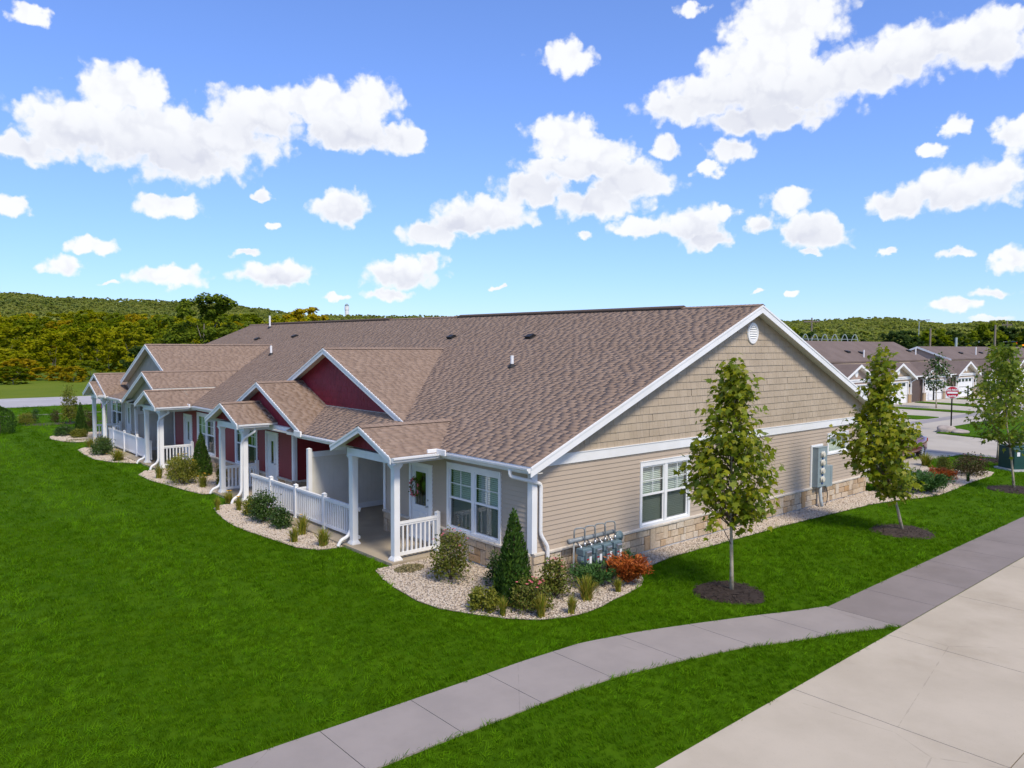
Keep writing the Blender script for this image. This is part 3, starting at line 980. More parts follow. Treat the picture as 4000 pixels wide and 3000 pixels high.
def wall(name, M, u0, u1, top, holes, smat, detail=True, base=True, stone_holes=(), seed=3, thick=.14, label=None, sj=False, stj=False):
    """framed wall: sheathing with openings, siding boards, stone base and ledge"""
    b = MB(M)
    for a, c, p, q in rects_minus(u0, u1, 0.0, top, holes):
        b.box(a, c, p, q, -thick, -.001)
    w = b.build(name, 'sheathing', house)
    if label:
        w['label'] = label
    siding(w, M, u0, u1, ZL if base else .1, top, holes, smat, joined=sj)
    if base:
        hb = list(holes) + list(stone_holes)
        m = MB(M)
        for a, c, p, q in rects_minus(u0, u1, .06, ZL - .07, hb):
            m.box(a, c, p, q, .0, .012)
        m.build('mortar', 'mortar', w)
        segs = sorted([(a, c) for a, c, p, q in rects_minus(u0, u1, .07, ZL - .075, hb) if q - p > .4])
        for k, (a, c) in enumerate(segs):
            stones(w, M.copy() @ Matrix.Translation((0, 0, .012)), a, c, .07, ZL - .075, seed + k, stj)
            ledge(w, M, a - (.02 if a > u0 else .0), c, seed + k)
        f = MB(M)
        for a, c in segs:
            f.box(a, c, -.05, .066, 0, .022)
        f.build('foundation', 'foundation', w)
    return w


def window(M, u0, u1, v0, v1, kind, lab=None):
    """double-hung pair (kind 'pair') or small fixed sash, built into the wall opening"""
    w = obj('window', None, house)
    if lab:
        w['label'] = lab
    cs = MB(M)
    t = .085
    cs.box(u0, u0 + t, v0, v1, -.02, .045)
    cs.box(u1 - t, u1, v0, v1, -.02, .045)
    cs.box(u0 + t, u1 - t, v1 - .12, v1, -.02, .045)
    cs.box(u0 - .0, u1 + .0, v1, v1 + .018, -.02, .06)
    cs.box(u0 + t, u1 - t, v0, v0 + .06, -.02, .05)
    cs.build('casing', 'white', w)
    gu0, gu1, gv0, gv1 = u0 + t, u1 - t, v0 + .06, v1 - .12
    cols_ = [(gu0, gu1)]
    if kind != 'small':
        mid = (gu0 + gu1) / 2
        MB(M).box(mid - .055, mid + .055, gv0, gv1, -.03, .035).build('mullion', 'white', w)
        cols_ = [(gu0, mid - .055), (mid + .055, gu1)]
    for ci, (a, b) in enumerate(cols_):
        if kind == 'small':
            s = MB(M)
            for bx in ((a, a + .05, gv0, gv1), (b - .05, b, gv0, gv1), (a + .05, b - .05, gv0, gv0 + .05), (a + .05, b - .05, gv1 - .05, gv1)):
                s.box(*bx, -.04, .012)
            s.build('sash', 'white', w)
            MB(M).box(a + .05, b - .05, gv0 + .05, gv1 - .05, -.02, -.015).build('pane', 'glass', w)
            c = MB(M)
            for k in range(9):
                x = a + .05 + (b - a - .1) * k / 9
                c.add([(x, gv0 + .02, -.12), (x + (b - a - .1) / 18, gv0 + .02, -.15), (x + (b - a - .1) / 18, gv1, -.15), (x, gv1, -.12)], [(0, 1, 2, 3)])
                c.add([(x + (b - a - .1) / 18, gv0 + .02, -.15), (x + (b - a - .1) / 9, gv0 + .02, -.12), (x + (b - a - .1) / 9, gv1, -.12), (x + (b - a - .1) / 18, gv1, -.15)], [(0, 1, 2, 3)])
            c.build('curtain', 'curtain', w)
            continue
        vm = gv0 + (gv1 - gv0) * .5
        for up in (0, 1):
            p, q = (gv0, vm + .02) if not up else (vm - .02, gv1)
            n0, n1 = (-.05, -.012) if not up else (-.022, .016)
            s = MB(M)
            f = .042
            for bx in ((a, a + f, p, q), (b - f, b, p, q), (a + f, b - f, p, p + f + .012), (a + f, b - f, q - f, q)):
                s.box(*bx, n0, n1)
            s.build('sash', 'white', w)
            nn = (n0 + n1) / 2
            MB(M).box(a + f, b - f, p + f, q - f, nn - .003, nn + .003).build('pane', 'glass', w)
            if up:
                m = MB(M)
                m.box((a + b) / 2 - .009, (a + b) / 2 + .009, p + f, q - f, nn - .008, nn + .009)
                m.box(a + f, (a + b) / 2 - .009, (p + q) / 2 - .009, (p + q) / 2 + .009, nn - .008, nn + .009)
                m.box((a + b) / 2 + .009, b - f, (p + q) / 2 - .009, (p + q) / 2 + .009, nn - .008, nn + .009)
                m.build('muntin', 'white', w)
            else:
                # insect screen: a coarse dark mesh in front of the lower sash
                sc = MB(M)
                x = a + f
                while x < b - f:
                    sc.add([(x, p + f, -.008), (x + .006, p + f, -.008), (x + .006, q - f, -.008), (x, q - f, -.008)], [(0, 1, 2, 3)])
                    x += .0125
                sc.build('insect_screen', 'screen', w)
        if kind == 'pair':
            bl = MB(M)
            v = gv0 + .03
            while v < gv1 - .02:
                bl.add([(a + .01, v, -.085), (b - .01, v, -.085), (b - .01, v + .033, -.12), (a + .01, v + .033, -.12)], [(0, 1, 2, 3)])
                v += .05
            bl.box(a + .01, b - .01, gv1 - .05, gv1 + .02, -.13, -.07)
            bl.build('blind', 'slat', w)
        else:
            c = MB(M)
            k = 14
            for i in range(k):
                x0, x1 = a + (b - a) * i / k, a + (b - a) * (i + 1) / k
                if ci == 0 and i > 8 or ci == 1 and i < 3:
                    continue
                z0, z1 = -.10 - .03 * (i % 2), -.10 - .03 * ((i + 1) % 2)
                c.add([(x0, gv0, z0), (x1, gv0, z1), (x1, gv1, z1), (x0, gv1, z0)], [(0, 1, 2, 3)])
            c.build('curtain', 'curtain', w)
    return w


def door(M, u0, u1, v0, v1, hinge_left=True, lite='half', lab=None):
    d = obj('front_door', None, house)
    if lab:
        d['label'] = lab
    j = MB(M)
    j.box(u0 - .16, u0, v0, v1 + .1, -.05, .04).box(u1, u1 + .08, v0, v1 + .1, -.05, .04).box(u0, u1, v1, v1 + .1, -.05, .04)
    j.build('door_frame', 'white', d)
    MB(M).box(u0, u1, v0 - .06, v0 + .012, -.05, .06).build('threshold', 'steel', d)
    a, b = u0 + .012, u1 - .012
    gl = (a + .17, b - .13, v0 + .95, v1 - .16) if lite == 'half' else (a + .3, b - .3, v0 + .95, v1 - .25)
    lf = MB(M)
    for p in rects_minus(a, b, v0 + .015, v1 - .008, [gl]):
        lf.box(*p, -.045, -.005)
    for q in ((a + .12, (a + b) / 2 - .04, v0 + .18, v0 + .78), ((a + b) / 2 + .04, b - .12, v0 + .18, v0 + .78)):
        lf.cham(*q, -.005, .006, .012)
    lf.build('door_leaf', 'door', d)
    MB(M).box(gl[0], gl[1], gl[2], gl[3], -.03, -.02).build('pane', 'glass', d)
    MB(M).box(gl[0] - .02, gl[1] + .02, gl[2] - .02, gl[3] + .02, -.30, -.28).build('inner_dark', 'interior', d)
    hu = b - .07 if hinge_left else a + .07
    h = MB(M)
    h.lathe([(.028, 0), (.028, .01), (.012, .012), (.012, .05), (.03, .055), (.03, .075), (.012, .085)], (hu, v0 + .97, -.005), 10)
    h.lathe([(.026, 0), (.026, .02), (.014, .026)], (hu, v0 + 1.14, -.005), 10)
    h.build('handle', 'steel', d)
    return d


# -- openings
WIN1 = (1.08, 3.26, ZL, 2.46)
DOOR1 = (4.09, 4.95, .16, 2.19)
mir = lambda t, c: (2 * c - t[1], 2 * c - t[0], t[2], t[3])
PAIR, MID = 9.33, 18.66
WIN2, DOOR2 = mir(WIN1, PAIR), mir(DOOR1, PAIR)
WIN3, DOOR3 = mir(WIN2, MID), mir(DOOR2, MID)
WIN4, DOOR4 = mir(WIN1, MID), mir(DOOR1, MID)
C1 = 6.36
C2, C3, C4 = 2 * PAIR - C1, 2 * MID - (2 * PAIR - C1), 2 * MID - C1
GW = (3.83, 6.02, ZL, 2.46)
GS = (14.03, 15.6, 1.72, 2.47)
dh = lambda d: (d[0] - .14, d[1] + .06, 0.0, d[3] + .08)
wh = lambda w_: (w_[0] + .03, w_[1] - .03, w_[2] - .005, w_[3] - .02)

# -- gable end wall
gw = wall('gable_wall', MGAB, .0, WID, ZB + .1, [wh(GW), wh(GS)], 'tan_siding', seed=11, label='tan clapboard gable end wall above a stone base')
tri = MB(MGAB)
tri.sweep([(0, ZB + .1, -.14), (WID + .9, ZB + .1, -.14), (RX, RZ_ - .3, -.14)], (0, 0, .138))
gt = tri.build('gable_top', 'sheathing', house)
shakes(gt, MGAB, 0.0, WID + .6, ZT - .02, [(SL, -1, RZ_ - .19 - SL * RX), (-SL, -1, RZ_ - .19 + SL * RX)], 'tan_shake', seed=2)
fr = MB(MGAB)
fr.box(.0, WID + .05, ZB, ZT, .003, .05)
fr.box(.0, WID + .05, ZT, ZT + .02, .003, .065)
fr.build('frieze_board', 'white', house)
cb = MB()
cb.box(-.05, .11, -.052, -.0195, ZL, ZB).box(-.052, -.0195, -.0515, .11, ZL, ZT - .35)
cb.build('corner_board', 'white', house)
cb = MB()
cb.box(WID - .11, WID + .05, -.05, -.0195, ZL, ZB)
cb.build('corner_board', 'white', house)
window(MGAB, *GW, 'pair', 'white double-hung window pair with blinds in the gable end')
window(MGAB, *GS, 'small', 'small white high window in the gable end')

# -- front walls
u1w = wall('front_wall', MFRONT(0), 0.0, C1, ZT, [wh(WIN1), dh(DOOR1)], 'tan_siding', seed=31, label='tan front wall of the nearest unit')
window(MFRONT(0), *WIN1, 'pair', 'large white window pair with blinds beside the nearest porch')
door(MFRONT(0), *DOOR1, hinge_left=False, lab='white half-glazed front door of the nearest unit')
wall('front_wall', MFRONT(0), C2, C3, ZT, [wh(WIN2), dh(DOOR2), wh(WIN3), dh(DOOR3)], 'red_siding', seed=41, stj=True, label='dark red front wall of the two middle units')
window(MFRONT(0), *WIN2, 'curtain', 'white window pair with pale curtains in the second unit')
window(MFRONT(0), *WIN3, 'curtain', 'white window pair with pale curtains in the third unit')
door(MFRONT(0), *DOOR2, hinge_left=False, lite='narrow', lab='white front door with narrow pane in the second unit')
door(MFRONT(0), *DOOR3, hinge_left=False, lite='narrow', lab='white front door with narrow pane in the third unit')
wall('front_wall', MFRONT(0), C4, LEN, ZT, [wh(WIN4), dh(DOOR4)], 'grey_siding', seed=51, stj=True, label='grey-tan front wall of the farthest unit')
window(MFRONT(0), *WIN4, 'curtain', 'white window pair in the farthest unit')
door(MFRONT(0), *DOOR4, hinge_left=False, lite='narrow', lab='white front door of the farthest unit')
# recessed patios
RB = 2.4
wall('patio_wall', MSIDE(C2), .0, RB, ZT, [], 'red_siding', seed=61, stj=True, label='dark red side wall of the shaded patio')
wall('patio_wall', MSIDE(C4), .0, RB, ZT, [], 'grey_siding', seed=62, stj=True)
for a, b, sm in ((C1, PAIR, 'tan_siding'), (PAIR, C2, 'red_siding'), (C3, 2 * MID - PAIR, 'red_siding'), (2 * MID - PAIR, C4, 'grey_siding')):
    wall('patio_wall', MFRONT(RB), a, b, ZT, [], sm, seed=int(a * 7), sj=True, stj=True)
for y, s in ((C1, 1), (C3, 1)):
    MB().box(.0, RB, y - .14, y, 0, ZT).build('patio_wall', 'tan_siding' if y < 10 else 'red_siding', house)
# back and far walls
MB().box(WID - .14, WID, .14, LEN, 0, 3.3).build('back_wall', 'tan_siding', house)
fw = MB()
fw.sweep([(0, LEN - .14, 0), (WID, LEN - .14, 0), (WID, LEN - .14, 3.2), (RX, LEN - .14, RZ_ - .2), (0, LEN - .14, 2.8)], (0, .14, 0))
fw.build('far_gable_wall', 'grey_siding', house)
MB().box(.15, WID - .15, .15, LEN - .15, .0, .05).build('floor_slab', 'interior', house)
# dark room partitions so that windows look into rooms
for y in (3.7, 9.3, 15.3, 22.0, 28.0, 33.7):
    MB().box(.2 if not (C1 < y < C2 or C3 < y < C4) else RB + .2, 6, y, y + .1, .05, 2.6).build('partition', 'interior', house)
MB().box(6.0, 6.1, .2, LEN - .2, .05, 2.6).build('partition', 'interior', house)
pc = MB()
pc.box(.0, 6.0, .14, C1 - .14, 2.6, 2.66).box(RB, 6.0, C1 - .13, C2 + .13, 2.6, 2.66).box(0, 6, C2 + .14, C3 - .14, 2.6, 2.66).box(0, 6, C4 + .14, LEN - .2, 2.6, 2.66)
pc.build('room_ceiling', 'interior', house)
# corner boards of the units
for y, x0 in ((C1, 0), (C2, 0), (C3, 0), (C4, 0)):
    s = -1 if y in (C1, C3) else 1
    ya, yb = (y - .10, y + .0) if s < 0 else (y - .025, y + .10)
    b = MB().box(-.05, -.0195, ya, yb, ZL, ZT - .32)
    if s > 0:
        b.box(-.0195, .09, y - .045, y - .0195, ZL, ZT - .32)
    b.build('corner_board', 'white', house)


# ---------------------------------------------------------------- roofs
def tabs(O, U, V, ulen, vlen, seed, clip=None, expo=.143):
    """courses of laminated shingles on a roof plane -> list of (u0,u1,v0,v1,h)"""
    r = random.Random(seed)
    out = []
    n = int(vlen / expo) + 1
    for i in range(n):
        v = i * expo
        u = -r.uniform(0, .3)
        while u < ulen:
            w = r.choice((.15, .2, .24, .3, .34, .4))
            a, b = max(u, 0), min(u + w - .003, ulen)
            if b - a > .02 and (clip is None or clip((a + b) / 2, v + .07)):
                out.append((a, b, v, min(v + expo + .03, vlen + .02), r.choice((.003, .0035, .007, .0075))))
            u += w
    return out


def tab_mesh(T, O, U, V, N):
    T = np.array(T)
    O, U, V, N = map(np.array, (O, U, V, N))
    a, b, v0, v1, h = T.T
    P = lambda u, v, n: O + u[:, None] * U + v[:, None] * V + n[:, None] * N
    z = np.zeros(len(T))
    vs = np.stack([P(a, v0, h), P(b, v0, h), P(b, v1, z - .007), P(a, v1, z - .007), P(a, v0, z - .012), P(b, v0, z - .012), P(b, v1, z - .014), P(a, v1, z - .014)], 1)
    fq = np.array([(0, 1, 2, 3), (4, 5, 1, 0), (5, 6, 2, 1), (7, 4, 0, 3)])
    if np.dot(np.cross(U, V), N) < 0:
        fq = fq[:, ::-1]
    Fq = (fq[None] + 8 * np.arange(len(T))[:, None, None]).reshape(-1, 4)
    return vs.reshape(-1, 3), Fq


def shingle_plane(part, O, U, V, ulen, vlen, seed, clip=None, singles=0):
    U, V, O = np.array(U, float), np.array(V, float), np.array(O, float)
    U /= np.linalg.norm(U)
    V /= np.linalg.norm(V)
    N = np.cross(U, V)
    if N[2] < 0:
        N = -N
    T = tabs(O, U, V, ulen, vlen, seed, clip)
    if singles:
        mid = np.array([O + U * (t[0] + t[1]) / 2 + V * t[2] for t in T])
        order = np.argsort(np.linalg.norm(mid - CAM, axis=1))
        pick = set(order[:singles].tolist())
        for k in pick:
            vv, ff = tab_mesh([T[k]], O, U, V, N)
            obj('shingle', quads_mesh('shingle', vv, ff, 'shingle'), part)
        T = [t for k, t in enumerate(T) if k not in pick]
    vv, ff = tab_mesh(T, O, U, V, N)
    o = obj('shingles', quads_mesh('shingles', vv, ff, 'shingle'), part)
    o['kind'] = 'stuff'


SV = np.array([1, 0, SL]) / math.hypot(1, SL)
slen = (RX - EX) * math.hypot(1, SL)
PATX = -.8      # the eave steps out over the first patio
main = MB()
main.sweep([(EX + .01, -OV + .01, EZ - .035), (RX, -OV + .01, RZ_ - .035), (2 * RX - EX - .01, -OV + .01, EZ - .035), (2 * RX - EX - .01, -OV + .01, EZ - .16), (RX, -OV + .01, RZ_ - .16), (EX + .01, -OV + .01, EZ - .16)], (0, LEN + 2 * OV - .02, 0))
mainroof = main.build('main_roof', 'roof_deck', house)
shingle_plane(mainroof, (EX - .02, -OV - .02, EZ - .01), (0, 1, 0), SV, LEN + 2 * OV + .04, slen + .02, 21, singles=300)
# rear slope
shingle_plane(mainroof, (2 * RX - EX, -OV - .02, EZ - .01), (0, 1, 0), (-1, 0, SL), LEN + 2 * OV + .04, slen + .02, 22, clip=lambda u, v: u < 3 or v > slen - 1.5)
cp = MB()
y = -OV - .02
while y < LEN + OV:
    for s in (-1, 1):
        cp.add([(RX, y, RZ_ + .022), (RX, y + .30, RZ_ + .010), (RX + s * .15, y + .30, RZ_ - .05), (RX + s * .15, y, RZ_ - .038)], [(0, 1, 2, 3)] if s < 0 else [(3, 2, 1, 0)])
    y += .145
cp.build('ridge_cap', 'shingle', mainroof)
for a, b in ((2.5, 14.6), (20.3, 34.8)):
    MB().sweep([(RX - .18, a, RZ_ - .04), (RX - .18, a, RZ_ + .005), (RX, a, RZ_ + .07), (RX + .18, a, RZ_ + .005), (RX + .18, a, RZ_ - .04)], (0, b - a, 0)).build('ridge_vent', 'roof_deck', mainroof)
# patio eave extension
shingle_plane(mainroof, (PATX, 5.6, EZ + SL * (PATX - EX)), (0, 1, 0), SV, 5.6, (EX - PATX) * math.hypot(1, SL) + .1, 23)
MB().sweep([(PATX + .01, 5.6, EZ + SL * (PATX - EX) - .035), (EX + .3, 5.6, EZ + SL * .3 - .035), (EX + .3, 5.6, EZ + SL * .3 - .13), (PATX + .01, 5.6, EZ + SL * (PATX - EX) - .13)], (0, 5.6, 0)).build('eave', 'soffit', house)


def rake_board(M, pts_top, hgt, n0, n1, part, name='rake_board'):
    """white board following a list of (u,v) along the top edge"""
    b = MB(M)
    for (a, b_) in zip(pts_top, pts_top[1:]):
        b.sweep([(a[0], a[1], n0), (b_[0], b_[1], n0), (b_[0], b_[1] - hgt, n0), (a[0], a[1] - hgt, n0)], (0, 0, n1 - n0))
        b.sweep([(a[0], a[1] - .004, n1), (b_[0], b_[1] - .004, n1), (b_[0], b_[1] - .06, n1), (a[0], a[1] - .06, n1)], (0, 0, .015))
    return b.build(name, 'white', part)


rake = [(EX - .02, EZ - .02), (RX, RZ_ - .015), (2 * RX - EX + .02, EZ - .02)]
rake_board(MGAB, rake, .235, OV, OV + .025, house)
rake_board(frame((0, LEN, 0), (1, 0, 0), (0, 0, 1), (0, 1, 0)), rake, .235, OV, OV + .025, house)
for y0, y1 in ((-OV + .0, 0.0), (LEN, LEN + OV)):
    for s in (-1, 1):
        x1 = RX + s * (RX - EX)
        q = [(RX, y0, RZ_ - .185), (RX, y1, RZ_ - .185), (x1, y1, EZ - .185), (x1, y0, EZ - .185)]
        MB().sweep(q, (0, 0, .02)).build('rake_soffit', 'soffit', house)


def gutter(p0, p1, out, part=None, ends=True):
    """K-profile gutter from p0 to p1; out = unit vector away from the fascia"""
    p0, p1, o = Vector(p0), Vector(p1), Vector(out)
    z = Vector((0, 0, 1))
    prof = [(0, 0), (0, -.115), (.075, -.115), (.09, -.07), (.125, -.045), (.13, .0), (.118, .0), (.113, -.04), (.08, -.065), (.068, -.105), (.012, -.105), (.012, 0)]
    b = MB()
    b.sweep([tuple(p0 + o * a + z * c) for a, c in prof], p1 - p0)
    d = (p1 - p0).normalized() * .004
    if ends:
        out_ = [(0, 0), (0, -.115), (.075, -.115), (.09, -.07), (.125, -.045), (.13, 0)]
        b.sweep([tuple(p0 + o * a + z * c) for a, c in out_], -d)
        b.sweep([tuple(p1 + o * a + z * c) for a, c in out_], d)
    return b.build('gutter', 'white_metal', part or house)


def downspout(pts, part=None):
    P = []
    pts = [Vector(p) for p in pts]
    for i, p in enumerate(pts):       # round the elbows
        if 0 < i < len(pts) - 1:
            a, b = (pts[i - 1] - p), (pts[i + 1] - p)
            k = min(.07, a.length * .4, b.length * .4)
            A, B = p + a.normalized() * k, p + b.normalized() * k
            P += [A, A * .3 + p * .45 + B * .25 if False else (A + p * 2 + B) / 4, B]
        else:
            P.append(p)
    b = MB()
    b.tube(P, .046, 8, rot=math.pi / 8)
    return b.build('downspout', 'white_metal', part or house)


# fascia and gutters of the main eave
GC1, GC2, GC3, GC4 = 4.53, 14.07, 23.23, 32.77      # porch gable centres
HW = 1.5                                            # their half width
for a, b in ((-OV, GC1 - HW), (GC2 + HW + 1.2, GC3 - HW), (GC4 + HW, LEN + OV)):
    MB().box(EX + .0, EX + .02, a, b, EZ - .2, EZ - .025).build('fascia', 'white', house)
    MB().box(EX + .02, .0, a, b, EZ - .2, EZ - .185).build('eave_soffit', 'soffit', house)
    gutter((EX, a, EZ - .045), (EX, b, EZ - .045), (-1, 0, 0))
pz = EZ + SL * (PATX - EX)
gutter((PATX, GC1 + HW, pz - .03), (PATX, 10.35, pz - .03), (-1, 0, 0))
MB().box(PATX, PATX + .02, GC1 + HW, 10.35, pz - .17, pz - .02).build('fascia', 'white', house)


def gable(yc, zr, xf, xb, halves, slope, wmat, seed, wallover=.34, bottom=None, hgt=.17, eave_gutter=(False, False), wall_half=None, trim=True, lab=None, ovl=.0):
    """cross gable whose ridge runs back along +x into the main roof"""
    g = obj('cross_gable', None, house)
    if lab:
        g['label'] = lab
    hr, hl = halves if isinstance(halves, tuple) else (halves, halves)
    hv = {-1: hr, 1: hl}
    zv = {k: zr - slope * v for k, v in hv.items()}
    ln = math.hypot(1, slope)
    deck = MB()
    deck.sweep([(xf + .012, yc - hr, zv[-1] - .036), (xf + .012, yc, zr - .036), (xf + .012, yc + hl, zv[1] - .036), (xf + .012, yc + hl, zv[1] - .10), (xf + .012, yc, zr - .10), (xf + .012, yc - hr, zv[-1] - .10)], (xb - xf, 0, 0))
    deck.build('roof_deck', ['soffit'], g)
    for s in (-1, 1):
        shingle_plane(g, (xf - .02, yc + s * (hv[s] + .02), zv[s] - .02), (1, 0, 0), (0, -s, slope), xb - xf, (hv[s] + .02) * ln, seed + s)
    cp = MB()
    x = xf - .02
    while x < xb:
        for s in (-1, 1):
            cp.add([(x, yc, zr + .02), (x + .3, yc, zr + .008), (x + .3, yc + s * .14, zr - .05), (x, yc + s * .14, zr - .038)], [(0, 1, 2, 3)] if s > 0 else [(3, 2, 1, 0)])
        x += .145
    cp.build('ridge_cap', 'shingle', g)
    M = MFRONT(0)
    rake_board(M, [(yc - hr - .01, zv[-1] - .018), (yc, zr - .012), (yc + hl + .01, zv[1] - .018)], hgt, -xf, -xf + .022, g)
    wx = xf + wallover
    wz = bottom if bottom is not None else min(zv.values()) - .06
    top = zr - .11
    hw = (top - wz) / slope
    wall_ = MB(M)
    wall_.sweep([(yc - hw, wz, -wx - .06), (yc + hw, wz, -wx - .06), (yc, top, -wx - .06)], (0, 0, .055))
    wo = wall_.build('gable_panel', 'sheathing', g)
    MM = frame((wx, 0, 0), (0, 1, 0), (0, 0, 1), (-1, 0, 0))
    shakes(wo, MM, yc - hw, yc + hw, wz, [(slope, -1, top - slope * yc), (-slope, -1, top + slope * yc)], wmat, seed=seed, row=.2)
    if trim:
        t = MB(MM)
        t.box(yc - hw + .1, yc + hw - .1, wz - .02, wz + .07, .0, .05)
        t.build('base_trim', 'white', g)
    for s, on in zip((-1, 1), eave_gutter):
        if on:
            L = on if not isinstance(on, bool) else wallover + 1.2
            ye, ze = yc + s * hv[s], zv[s]
            gutter((xf + .02, ye, ze - .035), (xf + L, ye, ze - .035), (0, s, 0), g)
            MB().box(xf + .02, xf + L, ye - (.02 if s > 0 else .0), ye + (.0 if s > 0 else .02), ze - .17, ze - .02).build('fascia', 'white', g)
    return g


gable(GC1, 3.43, -1.9, 1.2, HW, .42, 'red_shake', 101, eave_gutter=(1.4, .9), trim=False, bottom=2.78, lab='small dark red porch gable nearest the camera')
gable(GC2, 3.45, -1.9, 1.2, HW, .42, 'red_shake', 111, eave_gutter=(1.08, .9), trim=False, bottom=2.79, lab='small dark red porch gable of the second unit')
gable(13.55, 4.17, -.8, 3.0, 3.4, .427, 'red_shake', 121, bottom=2.68, trim=False, lab='middle-sized dark red gable')
gable(11.3, 5.39, .63, 6.0, 5.0, .428, 'red_shake', 131, bottom=3.30, hgt=.2, lab='largest dark red gable rising from the roof')
gable(23.0, 3.45, -1.9, 1.2, HW, .42, 'grey_shake', 141, eave_gutter=(1.4, .9), trim=False, bottom=2.79, lab='small grey-tan porch gable of the third unit')
gable(24.54, 4.225, -1.55, 3.4, (1.56, 3.4), .438, 'grey_shake', 151, bottom=2.75, trim=False, lab='middle-sized grey-tan gable')
gable(27.35, 5.46, -.6, 6.2, (2.85, 4.45), .438, 'grey_shake', 161, bottom=3.0, hgt=.2, trim=False, lab='largest grey-tan gable')
gable(GC4, 3.43, -1.9, 1.2, HW, .42, 'grey_shake', 171, eave_gutter=(.6, .9), trim=False, bottom=2.78, lab='small grey-tan porch gable of the farthest unit')
gable(33.3, 3.86, -1.55, 2.6, 2.35, .45, 'grey_shake', 181, trim=False, bottom=3.0, lab='low gable over the farthest unit')
# eave of the second patio
PX2, PZ2 = -1.45, 2.74
shingle_plane(mainroof, (PX2, 27.6, PZ2), (0, 1, 0), (1, 0, .264), 4.6, 2.5, 24)
MB().sweep([(PX2 + .01, 27.4, PZ2 - .035), (.95, 27.4, PZ2 + .264 * 2.4 - .035), (.95, 27.4, PZ2 + .264 * 2.4 - .12), (PX2 + .01, 27.4, PZ2 - .12)], (0, 4.7, 0)).build('eave', 'soffit', house)
gutter((PX2, 28.3, PZ2 - .03), (PX2, GC4 - HW, PZ2 - .03), (-1, 0, 0))
MB().box(PX2, PX2 + .02, 28.3, GC4 - HW, PZ2 - .17, PZ2 - .02).build('fascia', 'white', house)
# splash guards at the inside gutter corners
for x, y, z in ((EX - .1, GC1 - HW - .03, EZ - .05), (EX - .1, GC3 - HW - .03, EZ - .05), (PX2 - .1, GC4 - HW - .03, PZ2 - .04)):
    b = MB()
    b.cham(x - .07, x - .03, y - .34, y + .05, z - .05, z + .10, .015)
    b.cham(x - .34, x - .03, y + .02, y + .06, z - .05, z + .10, .015)
    b.build('splash_guard', 'white_metal', house)
MB().cham(PATX - .16, PATX - .1, 9.85, 10.3, pz - .09, pz + .09, .015).build('splash_guard', 'white_metal', house)


# ---------------------------------------------------------------- porches
def column(x, y, lab=None):
    c = obj('porch_column', None, house)
    a = .083
    MB().box(x - a, x + a, y - a, y + a, .08, 2.47).build('shaft', 'white', c)
    k = MB()
    for h0, h1, e in ((2.40, 2.43, .012), (2.43, 2.46, .026), (2.46, 2.49, .042), (2.49, 2.52, .058)):
        k.box(x - a - e, x + a + e, y - a - e, y + a + e, h0, h1)
    k.build('capital', 'white', c)
    k = MB()
    for h0, h1, e in ((.08, .115, .05), (.115, .145, .034), (.145, .17, .018)):
        k.box(x - a - e, x + a + e, y - a - e, y + a + e, h0, h1)
    k.build('base', 'white', c)


CX = -1.47
COLS = [(GC1 - 1.04, GC1 + 1.04), (GC2 - 1.04, GC2 + 1.04), (GC3 - 1.04, GC3 + 1.04), (GC4 - 1.04, GC4 + 1.04)]
for i, (a, b) in enumerate(COLS):
    for y in (a, b):
        column(CX, y)
    bm = MB()
    bm.box(CX - .09, CX + .09, a - .2, b + .2, 2.52, 2.72)
    bm.box(CX + .09, -.02, a - .09, a + .09, 2.521, 2.719).box(CX + .09, -.02, b - .09, b + .09, 2.521, 2.719)
    bm.build('porch_beam', 'white', house)
    MB().box(CX + .09, -.0, a + .09, b - .09, 2.62, 2.66).build('porch_ceiling', 'soffit', house)
# beam under the middle gable and patio ceilings
MB().box(-.62, -.44, 10.35, 15.2, 2.50, 2.70).build('porch_beam', 'white', house)
MB().box(PATX + .02, RB, C1, C2, 2.55, 2.585).build('patio_ceiling', 'soffit', house)
MB().box(-1.3, RB, C3, C4, 2.55, 2.585).build('patio_ceiling', 'soffit', house)
MB().box(-.6, 0, C2, 15.2, 2.55, 2.585).build('patio_ceiling', 'soffit', house)
for s_ in SLABS:
    x0, x1, y0, y1 = s_[0][0], s_[1][0], s_[0][1], s_[2][1]
    p = obj('porch_floor', None, house)
    ys = [y0, y0 + 2.6, y0 + 4.6, y0 + 6.1, y0 + 7.6, y0 + 9.5, y1]
    for a, b in zip(ys, ys[1:]):
        MB().box(x0, x1, a + .004, b - .004, -.1, .08).build('slab', 'porch_slab', p)


